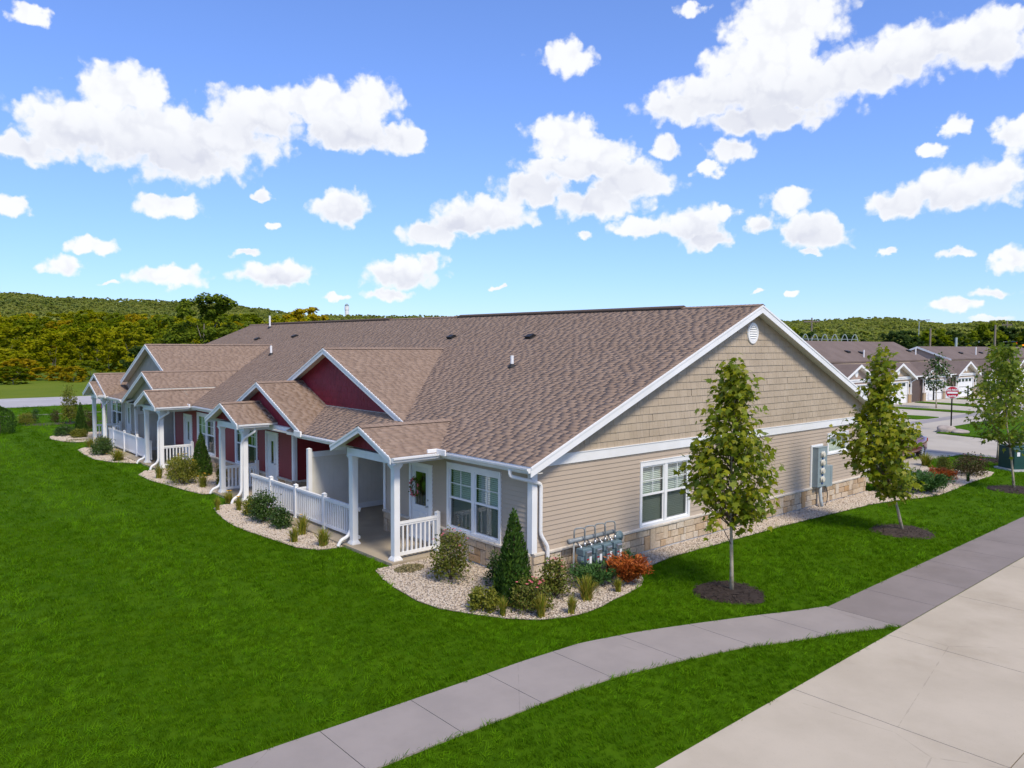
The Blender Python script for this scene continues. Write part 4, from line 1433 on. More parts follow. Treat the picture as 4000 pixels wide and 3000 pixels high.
def railing(p0, p1, posts, kind='baluster', endposts=(False, False), z0=.08, lab=None):
    """p0,p1 in plan; posts = fractions along"""
    rr = obj('railing', None, house)
    if lab:
        rr['label'] = lab
    p0, p1 = Vector((*p0, z0)), Vector((*p1, z0))
    L = (p1 - p0).length
    d = (p1 - p0).normalized()
    M = frame(p0, d, (0, 0, 1), d.cross(Vector((0, 0, 1))))
    cuts = [0] + [f * L for f in posts] + [L]
    t, bt = MB(M), MB(M)
    for a, b in zip(cuts, cuts[1:]):
        t.box(a, b, .90, .955, -.045, .045).box(a, b, .85, .90, -.03, .03)
        bt.box(a, b, .09, .17, -.028, .028)
        if kind == 'baluster':
            n = max(2, int(round((b - a) / .135)))
            for i in range(1, n):
                u = a + (b - a) * i / n
                MB(M).box(u - .0225, u + .0225, .17, .85, -.02, .02).build('baluster', 'white', rr)
        else:
            n = max(2, int(round((b - a) / .15)))
            for i in range(n):
                MB(M).box(a + (b - a) * i / n + .001, a + (b - a) * (i + 1) / n - .001, .17, .85, -.014, .014).build('panel_board', 'white', rr)
    t.build('top_rail', 'white', rr)
    bt.build('bottom_rail', 'white', rr)
    pl = list(cuts[1:-1])
    if endposts[0]:
        pl = [0] + pl
    if endposts[1]:
        pl.append(L)
    for u in pl:
        k = MB(M)
        k.box(u - .055, u + .055, 0.0, 1.04, -.055, .055)
        k.cham(u - .055 - .01, u + .065, .0, .04, -.065, .065, .005)
        k.add([(u - .065, 1.04, -.065), (u + .065, 1.04, -.065), (u + .065, 1.04, .065), (u - .065, 1.04, .065), (u, 1.085, 0)], [(0, 1, 4), (1, 2, 4), (2, 3, 4), (3, 0, 4), (3, 2, 1, 0)])
        k.build('rail_post', 'white', rr)


RXL = -1.27
railing((CX + .085, COLS[0][0]), (-.17, COLS[0][0]), [], endposts=(False, True), lab='short white railing beside the nearest front window')
railing((RXL, COLS[0][1] + .05), (RXL, COLS[1][0] - .05), [.275, .53, .78], lab='long white baluster railing along the first patio')
railing((CX + .085, COLS[1][1]), (-.17, COLS[1][1]), [], endposts=(False, True), lab='short white railing by the second porch')
railing((RXL, PAIR + .12), (-.9, PAIR + .12), [], lab='stub of white railing behind the privacy fence')
railing((CX + .085, COLS[2][0]), (-.17, COLS[2][0]), [], endposts=(False, True), lab='short white railing behind the middle arborvitae')
railing((RXL, COLS[2][1] + .05), (RXL, COLS[3][0] - .05), [.31, .6, .87], kind='solid', lab='white railing with solid panels along the second patio')
railing((CX + .085, COLS[3][1]), (-.17, COLS[3][1]), [], endposts=(False, True), lab='short white railing at the far porch')

# downspouts
xg = EX - .07
downspout([(xg, .28, EZ - .15), (xg, .28, EZ - .30), (-.06, -.085, EZ - .42), (.19, -.085, EZ - .50), (.19, -.085, 1.15), (.36, -.15, .85), (.36, -.15, .10)])
for yc, k in ((GC1 + 1.04, 0), (GC2 + 1.04, 0), (GC3 + 1.04, 0)):
    yg = yc + .42
    downspout([(CX + .15, yg, 2.62), (CX + .12, yg - .02, 2.5), (CX - .02, yc + .14, 2.2), (CX - .02, yc + .14, .45), (CX - .10, yc + .14, .28), (CX - .34, yc + .12, .2), (CX - .42, yc + .12, .05)])
for yc in (GC2 - 1.04, GC3 - 1.04):
    yg = yc - .40
    downspout([(CX + .2, yg, 2.62), (CX + .2, yg, 2.52), (CX - .06, yc - .12, 2.28), (CX - .12, yc - .02, 2.1), (CX - .14, yc - .0, .45), (CX - .22, yc, .3), (CX - .42, yc, .2), (CX - .48, yc, .05)])
downspout([(CX + .2, GC4 - 1.44, 2.62), (CX + .2, GC4 - 1.44, 2.5), (CX - .02, GC4 - 1.2, 2.25), (CX - .02, GC4 - 1.2, .3)])

# gable vent
gv = obj('gable_vent', None, house)
b = MB(MGAB)
n = 32
vc, vz = 9.1, 5.92
ring = lambda rx, rz, nn: [(vc + rx * math.cos(2 * math.pi * i / n), vz + rz * math.sin(2 * math.pi * i / n), nn) for i in range(n)]
b.add(ring(.30, .33, .02) + ring(.29, .32, .055) + ring(.215, .245, .055) + ring(.205, .235, .03), [(k * n + i, k * n + (i + 1) % n, (k + 1) * n + (i + 1) % n, (k + 1) * n + i) for k in range(3) for i in range(n)])
b.build('rim', 'white', gv)
MB(MGAB).add(ring(.22, .25, .032), [tuple(range(n))]).build('backing', 'soffit', gv)
for i in range(7):
    z = vz - .21 + i * .07
    hw = .205 * math.sqrt(max(.05, 1 - ((z - vz) / .245) ** 2))
    MB(MGAB).sweep([(vc - hw, z - .02, .033), (vc - hw, z - .02, .06), (vc - hw, z + .026, .036)], (2 * hw, 0, 0)).build('slat', 'white', gv)

# pipes and hoods on the roof
def on_roof(x, y):
    return EZ + SL * (x - EX)


for x, y, hgt, lab in ((4.4, 5.75, .36, 'white vent pipe low on the near roof'), (4.71, 24.8, .46, 'white vent pipe above the far gables'), (8.4, 33.3, .75, 'tall white vent pipe near the far ridge')):
    z = on_roof(x, y)
    p = obj('vent_pipe', None, house)
    p['label'] = lab
    MB().lathe([(.055, -.1), (.055, hgt), (.045, hgt), (.045, hgt - .05)], (x, y, z), 12).build('pipe', 'white', p)
    MB().lathe([(.15, -.09), (.15, -.02), (.08, .07), (.062, .09)], (x, y, z), 12).build('boot', 'black', p)
for x, y in ((6.74, 12.1), (6.74, 7.4), (6.65, 31.0), (6.99, 26.8)):
    z = on_roof(x, y)
    b = MB(frame((x, y, z), (math.cos(math.atan(SL)), 0, math.sin(math.atan(SL))), (0, 1, 0), (-math.sin(math.atan(SL)), 0, math.cos(math.atan(SL)))))
    b.add([(-.16, -.14, .0), (.16, -.14, 0), (.16, .14, 0), (-.16, .14, 0), (-.19, -.14, .10), (.05, -.14, .11), (.05, .14, .11), (-.19, .14, .10)], [(0, 1, 5, 4), (1, 2, 6, 5), (2, 3, 7, 6), (4, 5, 6, 7), (3, 0, 4, 7)])
    b.build('roof_vent', 'black', house)

# garage wing seen past the gable end (faces the parking court)
def garage_wing():
    g = obj('garage_wing', None, house)
    yr, zr, half, sl = 5.2, 4.35, 3.9, .385
    x0, x1 = 9.5, 20.6
    ze = zr - half * sl
    MB().sweep([(x0, yr - half, ze - .04), (x0, yr, zr - .04), (x0, yr + half, ze - .04), (x0, yr + half, ze - .14), (x0, yr, zr - .14), (x0, yr - half, ze - .14)], (x1 - x0, 0, 0)).build('roof_deck', 'soffit', g)
    shingle_plane(g, (14.0, yr - half - .02, ze - .02), (1, 0, 0), (0, 1, sl), x1 + .02 - 14, half * math.hypot(1, sl), 201)
    shingle_plane(g, (14.0, yr + half + .02, ze - .02), (1, 0, 0), (0, -1, sl), x1 + .02 - 14, half * math.hypot(1, sl), 202)
    M = frame((x1, 0, 0), (0, 1, 0), (0, 0, 1), (1, 0, 0))
    rake_board(M, [(yr - half, ze - .02), (yr, zr - .01), (yr + half, ze - .02)], .18, .0, .022, g)
    MB().box(WID, x1 - .35, yr - half + .35, yr - half + .49, 0, ze + .1).build('side_wall', 'tan_siding', g)
    MB().box(WID, x1 - .35, yr + half - .49, yr + half - .35, 0, ze + .1).build('side_wall', 'tan_siding', g)
    MB().sweep([(x1 - .5, yr - half + .35, 0), (x1 - .5, yr + half - .35, 0), (x1 - .5, yr + half - .35, ze), (x1 - .5, yr, zr - .16), (x1 - .5, yr - half + .35, ze)], (.14, 0, 0)).build('front_wall', 'tan_siding', g)
    for k in range(4):
        MB().cham(-2.45, 2.45, .02 + k * .53, .54 + k * .53, 0, .03, .012).setM(None).build('door_panel', 'white', g, loc=(x1 - .36, yr, .0), rot=(math.pi / 2, 0, math.pi / 2))
    gutter((x0 + 7, yr - half, ze - .04), (x1, yr - half, ze - .04), (0, -1, 0), g)
    st = MB(MSIDE(yr - half + .35))
    st.box(WID + .02, x1 - .36, .0, 1.3, .002, .06)
    st.build('stone_pier', 'stone', g)


garage_wing()
# ---------------------------------------------------------------- privacy fences between the patios
def privacy_fence(y, x0, x1, lab):
    f = thing('privacy_fence', lab, 'fence', (x0, y, .08))
    L = x1 - x0
    MB().box(-.065, .065, -.065, .065, 0, 2.16).add([(-.075, -.075, 2.16), (.075, -.075, 2.16), (.075, .075, 2.16), (-.075, .075, 2.16), (0, 0, 2.2)], [(0, 1, 4), (1, 2, 4), (2, 3, 4), (3, 0, 4), (3, 2, 1, 0)]).build('post', 'white', f)
    MB().box(.065, L, -.03, .03, 1.90, 2.06).build('top_rail', 'white', f)
    MB().box(.065, L, -.03, .03, .05, .22).build('bottom_rail', 'white', f)
    n = int((L - .07) / .15)
    me = MB().box(.0008, (L - .07) / n - .0008, -.012, .012, .22, 1.90).mesh('board', 'soffit')
    for i in range(n):
        obj('board', me, f, loc=(.065 + (L - .07) * i / n, 0, 0))


privacy_fence(PAIR - .03, -.92, RB - .02, 'tall pale privacy fence dividing the two nearer patios')
privacy_fence(2 * MID - PAIR, -.9, RB - .02, 'tall pale privacy fence on the far patio behind the solid railing')


# ---------------------------------------------------------------- gas meters
def gas_meters():
    g = thing('gas_meter_bank', 'row of four grey gas meters hung on a pipe manifold by the corner', 'gas meters', (1.0, -.35, 0))
    MB().tube([(-.12, 0, .92), (1.42, 0, .92)], .055, 14).lathe([(.062, -.16), (.062, -.06), (.055, -.05)], (0, 0, .92), 14, 'x').build('manifold', 'pipe_grey', g, True)
    MB().tube([(.02, 0, .88), (.02, 0, .2), (.02, .03, .05)], .022, 8).tube([(1.3, .05, .9), (1.3, .05, .02)], .022, 8).build('support', 'pipe_grey', g, True)
    for i in range(4):
        x = .12 + i * .36
        m = obj('gas_meter', None, g)
        pts = [(x - .09, 0, .92), (x - .09, 0, 1.14), (x - .07, -.01, 1.19), (x - .03, -.03, 1.21), (x + .09, -.09, 1.21), (x + .13, -.11, 1.19), (x + .15, -.12, 1.14), (x + .15, -.12, .82)]
        MB().tube(pts, .018, 8).build('riser', 'pipe_grey', m, True)
        MB().tube([(x + .15, -.12, .86), (x + .15, -.12, .76)], .034, 8).tube([(x - .0, -.14, .8), (x - .0, -.14, .70)], .03, 8).tube([(x, -.14, .79), (x + .0, .0, .86)], .02, 8).build('union', 'steel', m, True)
        b = MB()
        y0, z0 = -.24, .32
        # body: rounded belly behind, square index head in front
        b.lathe([(.02, -.10), (.11, -.10), (.15, -.085), (.165, -.05), (.165, .06), (.14, .10), (.03, .105)], (x + .08, -.16, .50), 18, 'y')
        b.box(x - .07, x + .23, -.28, -.05, .60, .73)
        b.cham(x - .065, x + .225, -.275, -.055, .73, .755, .02)
        b.box(x - .02, x + .18, -.33, -.2, .36, .62)
        b.build('body', 'meter_grey', m)
        MB().cham(x - .005, x + .165, .58, .70, 0, .07, .02).setM(None).build('index_cover', 'steel', m, loc=(0, -.285, 0), rot=(math.pi / 2, 0, 0))
        MB().box(x + .09, x + .165, -.336, -.331, .40, .57).build('barcode_label', 'label_white', m)
        MB().box(x + .0, x + .075, -.336, -.331, .50, .53).build('warning_label', 'label_red', m)
        t = MB()
        for k in range(3):
            t.box(x + .015, x + .06 - .012 * k, -.336, -.331, .462 - k * .028, .475 - k * .028)
        t.build('print', 'label_white', m)
        MB().tube([(x + .17, -.2, .36), (x + .17, -.2, -.02)], .026, 8).box(x + .10, x + .24, -.26, -.15, .24, .36).build('service_pipe', 'black', m)
    MB().lathe([(.02, -.03), (.13, -.03), (.145, 0), (.13, .03), (.05, .035), (.04, .06), (.0, .06)], (1.52, -.10, .80), 18, 'y').build('regulator', 'meter_grey', g, True)
    MB().tube([(1.42, 0, .92), (1.5, -.02, .9), (1.52, -.08, .84)], .03, 8).build('regulator_pipe', 'pipe_grey', g, True)


gas_meters()


# ---------------------------------------------------------------- electric meter cabinet
def electric():
    e = thing('electric_meter_cabinet', 'blue-grey electric cabinet with four round meters on the gable wall', 'meter cabinet', (13.2, -.02, 0))
    MB().box(-.34, .46, -.045, -.001, .70, 2.16).build('back_board', 'white', e)
    MB().box(-.27, .36, -.25, -.045, .74, 2.08).build('cabinet', 'cabinet', e)
    MB().box(-.28, .37, -.26, -.04, 2.08, 2.10).build('rain_cap', 'cabinet', e)
    for i in range(4):
        z = .99 + i * .285
        m = obj('meter', None, e)
        MB().lathe([(.105, 0), (.105, .02), (.085, .025), (.082, .08), (.06, .085), (.0, .085)], (.03, -.25, z), 18, 'y').build('dial', 'meter_face', m)
        MB().box(-.13, -.09, -.275, -.25, z - .09, z + .07).build('latch', 'steel', m)
        MB().lathe([(.03, 0), (.03, .03), (.0, .035)], (.02, -.25, z - .135), 10, 'y').build('seal', 'blue_cap', m)
        MB().box(.12, .19, -.253, -.25, z + .05, z + .11).build('tag', 'label_white', m)
    MB().box(.40, .62, -.12, -.02, 1.35, 1.66).build('junction_box', 'cabinet', e)
    MB().cham(.38, .80, -.24, -.022, .68, 1.40, .01).build('side_cabinet', 'cabinet', e)
    MB().box(.655, .66, -.2415, -.2405, .69, 1.385).build('door_seam', 'black', e)
    MB().tube([(.08, -.17, .76), (.08, -.17, .5), (.09, -.2, .25), (.1, -.24, .02)], .06, 12).build('conduit', 'conduit', e, True)
    MB().tube([(.44, -.16, .70), (.53, -.19, .55), (.56, -.2, .4), (.5, -.22, .22), (.36, -.24, .08), (.3, -.24, .02)], .013, 6).build('cable', 'black', e, True)
    MB().tube([(.24, -.06, .74), (.26, -.10, .62), (.30, -.09, .5), (.26, -.08, .36)], .02, 8).build('bell_wire', 'label_white', e, True)


electric()


# ---------------------------------------------------------------- small porch things
def wreath():
    w = thing('wreath', 'floral wreath with pink blossoms hanging on the nearest front door', 'wreath', (-.10, 4.62, 1.62))
    r = random.Random(4)
    tw, fl = MB(), MB()
    for i in range(260):
        a = r.uniform(0, 6.28)
        q = .19 + r.gauss(0, .028)
        c = Vector((r.gauss(-.02, .025), q * math.cos(a), q * math.sin(a) * 1.15))
        d = Vector((r.uniform(-1, .2), r.uniform(-1, 1), r.uniform(-1, 1))).normalized() * .05
        n = d.cross(Vector((r.uniform(-1, 1), r.uniform(-1, 1), 1))).normalized() * .012
        tw.add([c - d, c + n, c + d, c - n], [(0, 1, 2, 3)])
    for a in (.3, 1.2, 2.8, 3.6, 4.3, 4.9, 5.3, .9, 5.8):
        c = Vector((-.06, .19 * math.cos(a), .22 * math.sin(a)))
        for k in range(6):
            p = c + Vector((r.uniform(-.02, .02), r.uniform(-.04, .04), r.uniform(-.04, .04)))
            fl.lathe([(.008, -.012), (.022, 0), (.008, .014)], tuple(p), 6, 'x')
    tw.build('foliage', 'rose_leaf', w)
    fl.build('blossoms', 'petal_pink', w)
    MB().box(.0, .006, -.012, .012, .2, .56).build('ribbon', 'white', w)


wreath()
fl = thing('garden_flag', 'small pink flag hanging under the far porch gable', 'flag', (-1.4, 32.2, 2.2))
MB().tube([(0, 0, .25), (-.05, .5, .05)], .012, 6).build('pole', 'white', fl)
b = MB()
for i in range(6):
    y0, y1 = .05 + i * .07, .12 + i * .07
    b.add([(.02 * (i % 2), y0, .22 - .03 * i), (.02 * ((i + 1) % 2), y1, .19 - .03 * i), (.02 * ((i + 1) % 2), y1 + .1, -.12 - .02 * i), (.02 * (i % 2), y0 + .1, -.1 - .02 * i)], [(0, 1, 2, 3)])
b.build('cloth', 'pink', fl)
pot = thing('flower_pot', 'small terracotta flower pot by the far front door', 'flower pot', (-.5, 31.6, .08))
MB().lathe([(.09, 0), (.14, .26), (.16, .26), (.16, .31), (.13, .31), (.12, .2)], (0, 0, 0), 14).build('pot', 'terracotta', pot)
MB().lathe([(.02, .28), (.12, .34), (.1, .46), (.02, .52)], (0, 0, 0), 8).build('plant', 'dark_leaf', pot)


# ---------------------------------------------------------------- foliage generators (numpy)
def leaf_quads(P, D, Nn, size, asp, r):
    """diamond leaves: centre P, direction D, normal Nn"""
    S = np.cross(D, Nn)
    S /= np.linalg.norm(S, axis=1)[:, None] + 1e-9
    s = size[:, None]
    a = P - D * s * .5
    b = P + S * s * asp * .5 + Nn * s * .06
    c = P + D * s * .5
    d = P - S * s * asp * .5 + Nn * s * .06
    V = np.stack([a, b, c, d], 1).reshape(-1, 3)
    Fq = np.arange(len(P) * 4).reshape(-1, 4)
    return V, Fq


def unit(v):
    return v / (np.linalg.norm(v, axis=1)[:, None] + 1e-9)


def crown_mesh(seed, material, h0=.28, n_cl=46, per=34, leaf=.055, wid=.36, shape='round'):
    """unit-height tree crown from leaf clumps, uneven, with gaps"""
    r = np.random.default_rng(seed)
    C, i = [], 0
    while len(C) < n_cl:
        z = r.uniform(h0, 1.0)
        f = (z - h0) / (1 - h0)
        if shape == 'round':
            R_ = wid * math.sqrt(max(0, 1 - ((f - .48) / .56) ** 2))
        elif shape == 'tall':
            R_ = wid * (f ** .4) * (1 - f ** 2.2) * 1.15
        else:
            R_ = wid * (1 - f) ** .75
        R_ *= r.uniform(.75, 1.18)
        a, q = r.uniform(0, 6.28), R_ * r.uniform(.25, 1) ** .5
        C.append((q * math.cos(a), q * math.sin(a), z - .04))
    C = np.array(C)
    k = np.repeat(C, per, 0)
    sg = np.repeat(r.uniform(.035, .075, n_cl), per)[:, None]
    off = unit(r.normal(0, 1, k.shape)) * sg * (r.random((len(k), 1)) ** .35) * np.array([1.15, 1.15, .8])
    P = k + off
    D = unit(r.normal(0, 1, P.shape) + off / sg * .4)
    N_ = unit(r.normal(0, .4, P.shape) + np.array([0, -.25, .9]) + off / sg * .6)
    D = unit(D - N_ * np.sum(D * N_, 1)[:, None])
    V, Fq = leaf_quads(P, D, N_, r.uniform(.6, 1.3, len(P)) * leaf, .8, r)
    return quads_mesh('crown', V, Fq, material)


def trunk_mesh(seed, material, h=.5, r0=.022, limbs=6, spread=.26):
    r = random.Random(seed)
    b = MB()
    b.tube([(0, 0, -.02), (.004, .003, h * .5), (-.004, .004, h), (0, 0, h * 1.55)], [r0, r0 * .8, r0 * .6, r0 * .15], 7)
    for i in range(limbs):
        z = h * r.uniform(.55, 1.2)
        a = 6.28 * i / limbs + r.uniform(-.4, .4)
        q = spread * r.uniform(.6, 1)
        b.tube([(0, 0, z), (q * .45 * math.cos(a), q * .45 * math.sin(a), z + .1), (q * math.cos(a), q * math.sin(a), z + .24)], [r0 * .42, r0 * .28, r0 * .08], 5)
    return b.mesh('trunk', material, True)


TREE_KINDS = {}


def tree(kind, name, label, cat, loc, height, width=1.0, rz=0.0, group=None):
    tm, cms = TREE_KINDS[kind]
    t = thing(name, label, cat, loc, rz, group)
    t.scale = (height * width, height * width, height)
    obj('trunk', tm, t)
    obj('crown', cms[int(abs(loc[0] * 13 + loc[1] * 7)) % len(cms)], t)
    return t


for kname, mm, bark, sh, wd, cnt, per, leaf, h0 in (('lime', 'wood_lime', 'bark_grey', 'round', .40, 80, 48, .062, .02), ('gold', 'wood_gold', 'bark_grey', 'round', .38, 76, 48, .062, .02), ('green', 'wood_green', 'bark_grey', 'round', .40, 80, 48, .062, .02), ('dark', 'wood_dark', 'bark_grey', 'round', .48, 84, 48, .06, .02), ('big', 'wood_oak', 'bark_grey', 'round', .42, 130, 90, .036, .12)):
    TREE_KINDS[kname] = (trunk_mesh(len(kname), bark, .42, .022, 5, .2) if kname == 'big' else trunk_mesh(len(kname), bark, .3, .016, 3, .12), [crown_mesh(40 + 7 * len(kname) + k, mm, h0, cnt, per, leaf, wd, sh) for k in range(3)])


# young street maples: individually shaped lobed leaves on a thin pale stem
LOBES = np.array([(0, -.08), (.16, -.02), (.46, .02), (.34, .20), (.56, .46), (.27, .46), (.16, .58), (0, 1.0), (-.16, .58), (-.27, .46), (-.56, .46), (-.34, .20), (-.46, .02), (-.16, -.02)])


def maple(name, label, loc, rz, H, prof, n_cl, per, sig, leafs, material, seed, singles=0, lean=(0, 0), trunk_r=.045, extra=None, group='young street trees'):
    """prof = [(z, radius)] crown envelope"""
    r = np.random.default_rng(seed)
    t = thing(name, label, 'tree', loc, rz, group)
    tb = MB()
    top = H * .93
    lz = lambda z: min(max(z, 0), 2.6) / 2.6
    tp = lambda z: (lean[0] * lz(z) + .03 * math.sin(z * 1.7 + seed), lean[1] * lz(z) + .03 * math.cos(z * 1.3 + seed), z)
    zs = np.linspace(-.05, top, 9)
    tb.tube([tp(z) for z in zs], [trunk_r * (1.25 if i == 0 else 1) * (1 - .82 * max(0, z) / top) for i, z in enumerate(zs)], 9)
    tb.build('trunk', 'bark_pale', t, True)
    zz, rr = [p[0] for p in prof], [p[1] for p in prof]
    C = []
    lb = MB()
    while len(C) < n_cl:
        z = r.uniform(zz[0], zz[-1])
        R_ = np.interp(z, zz, rr)
        if r.random() > (R_ / max(rr)) ** .8 + .12:
            continue
        a, q = r.uniform(0, 6.28), R_ * math.sqrt(r.uniform(.08, 1)) * r.uniform(.8, 1.05)
        c = np.array([q * math.cos(a), q * math.sin(a), z])
        c[:2] += np.array(tp(z)[:2])
        C.append(c)
        if len(C) % 2 == 0:
            z0 = max(zz[0] - .1, z - q * 1.15 - .15)
            p0, p2 = np.array(tp(z0)), c
            p1 = (p0 + p2) / 2 + np.array([c[0] - p0[0], c[1] - p0[1], 0]) * .16
            lb.tube([p0, p1, p2], [.016, .010, .004], 5, False)
    if extra:
        for e in extra:
            C.append(np.array(e))
            lb.tube([tp(e[2] - .7), tuple((np.array(tp(e[2] - .5)) + np.array(e)) / 2), e], [.012, .009, .004], 5, False)
    lb.build('branches', 'twig', t)
    C = np.array(C)
    k = np.repeat(C, per, 0)
    off = r.normal(0, sig, k.shape) * np.array([1, 1, .85])
    P = k + off
    ax = P.copy()
    ax[:, 2] = 0
    out = unit(ax - np.array([lean[0] * .5, lean[1] * .5, 0]))
    D = unit(out * .7 + r.normal(0, .55, P.shape) + np.array([0, 0, -.55]))
    N_ = unit(out * .5 + r.normal(0, .4, P.shape) + np.array([0, 0, .8]))
    N_ = unit(N_ - D * np.sum(N_ * D, 1)[:, None])
    S = np.cross(D, N_)
    sz = r.uniform(.65, 1.2, len(P)) * leafs
    x, y = LOBES[:, 0], LOBES[:, 1]
    bend = -(x ** 2) * .35 - .18 * y ** 2
    V = P[:, None] + (S[:, None] * x[None, :, None] + D[:, None] * y[None, :, None] + N_[:, None] * bend[None, :, None]) * sz[:, None, None]
    L = len(LOBES)
    idx = np.arange(len(P))
    if singles:
        score = np.linalg.norm(ax, axis=1) - .35 * ((ax[:, :2] @ np.array([math.cos(rz) * Fv[0] + math.sin(rz) * Fv[1], -math.sin(rz) * Fv[0] + math.cos(rz) * Fv[1]])))
        pick = np.argsort(-score)[:singles]
        for i in pick:
            obj('leaf', quads_mesh('leaf', V[i], np.arange(L)[None, :], material), t)
        idx = np.setdiff1d(idx, pick)
    cr = obj('crown', quads_mesh('crown', V[idx].reshape(-1, 3), np.arange(len(idx) * L).reshape(-1, L), material), t)
    cr['kind'] = 'stuff'
    return t


maple('maple_tree', 'young upright maple with thin pale trunk nearest the camera', (2.99, -3.33, .04), .4, 5.05, [(1.55, .35), (1.9, .8), (2.4, 1.08), (2.9, 1.05), (3.3, .78), (3.8, .62), (4.3, .46), (4.8, .26), (5.05, .1)], 135, 21, .14, .15, 'maple', 3, 160, extra=[(-.95, .45, 2.35), (-.9, .2, 1.75)])
maple('maple_tree', 'leaning young maple hiding the far corner of the gable end', (11.9, -3.46, .04), 0.0, 5.4, [(1.1, .3), (1.5, .75), (2.1, 1.02), (2.9, 1.02), (3.4, .72), (3.8, .36), (4.2, .34), (4.7, .32), (5.3, .18)], 140, 22, .15, .165, 'maple', 8, 120, lean=(-.56, .49), extra=[(-1.35, 1.3, 2.85), (-1.4, 1.25, 3.0)])
maple('maple_tree', 'young maple with white trunk in front of the green utility boxes', (22.3, -3.5, .04), 0.0, 5.5, [(1.7, .3), (2.1, .9), (2.8, 1.35), (3.6, 1.2), (4.3, .6), (5.5, .25)], 74, 17, .18, .18, 'maple_dark', 13, lean=(-.32, .3))
maple('maple_tree', 'slim young maple behind the utility boxes at the court edge', (30.1, -.58, .04), 3.1, 5.6, [(1.9, .4), (2.5, 1.2), (3.3, 1.4), (4.2, .9), (5.5, .3)], 90, 16, .2, .19, 'maple', 17)


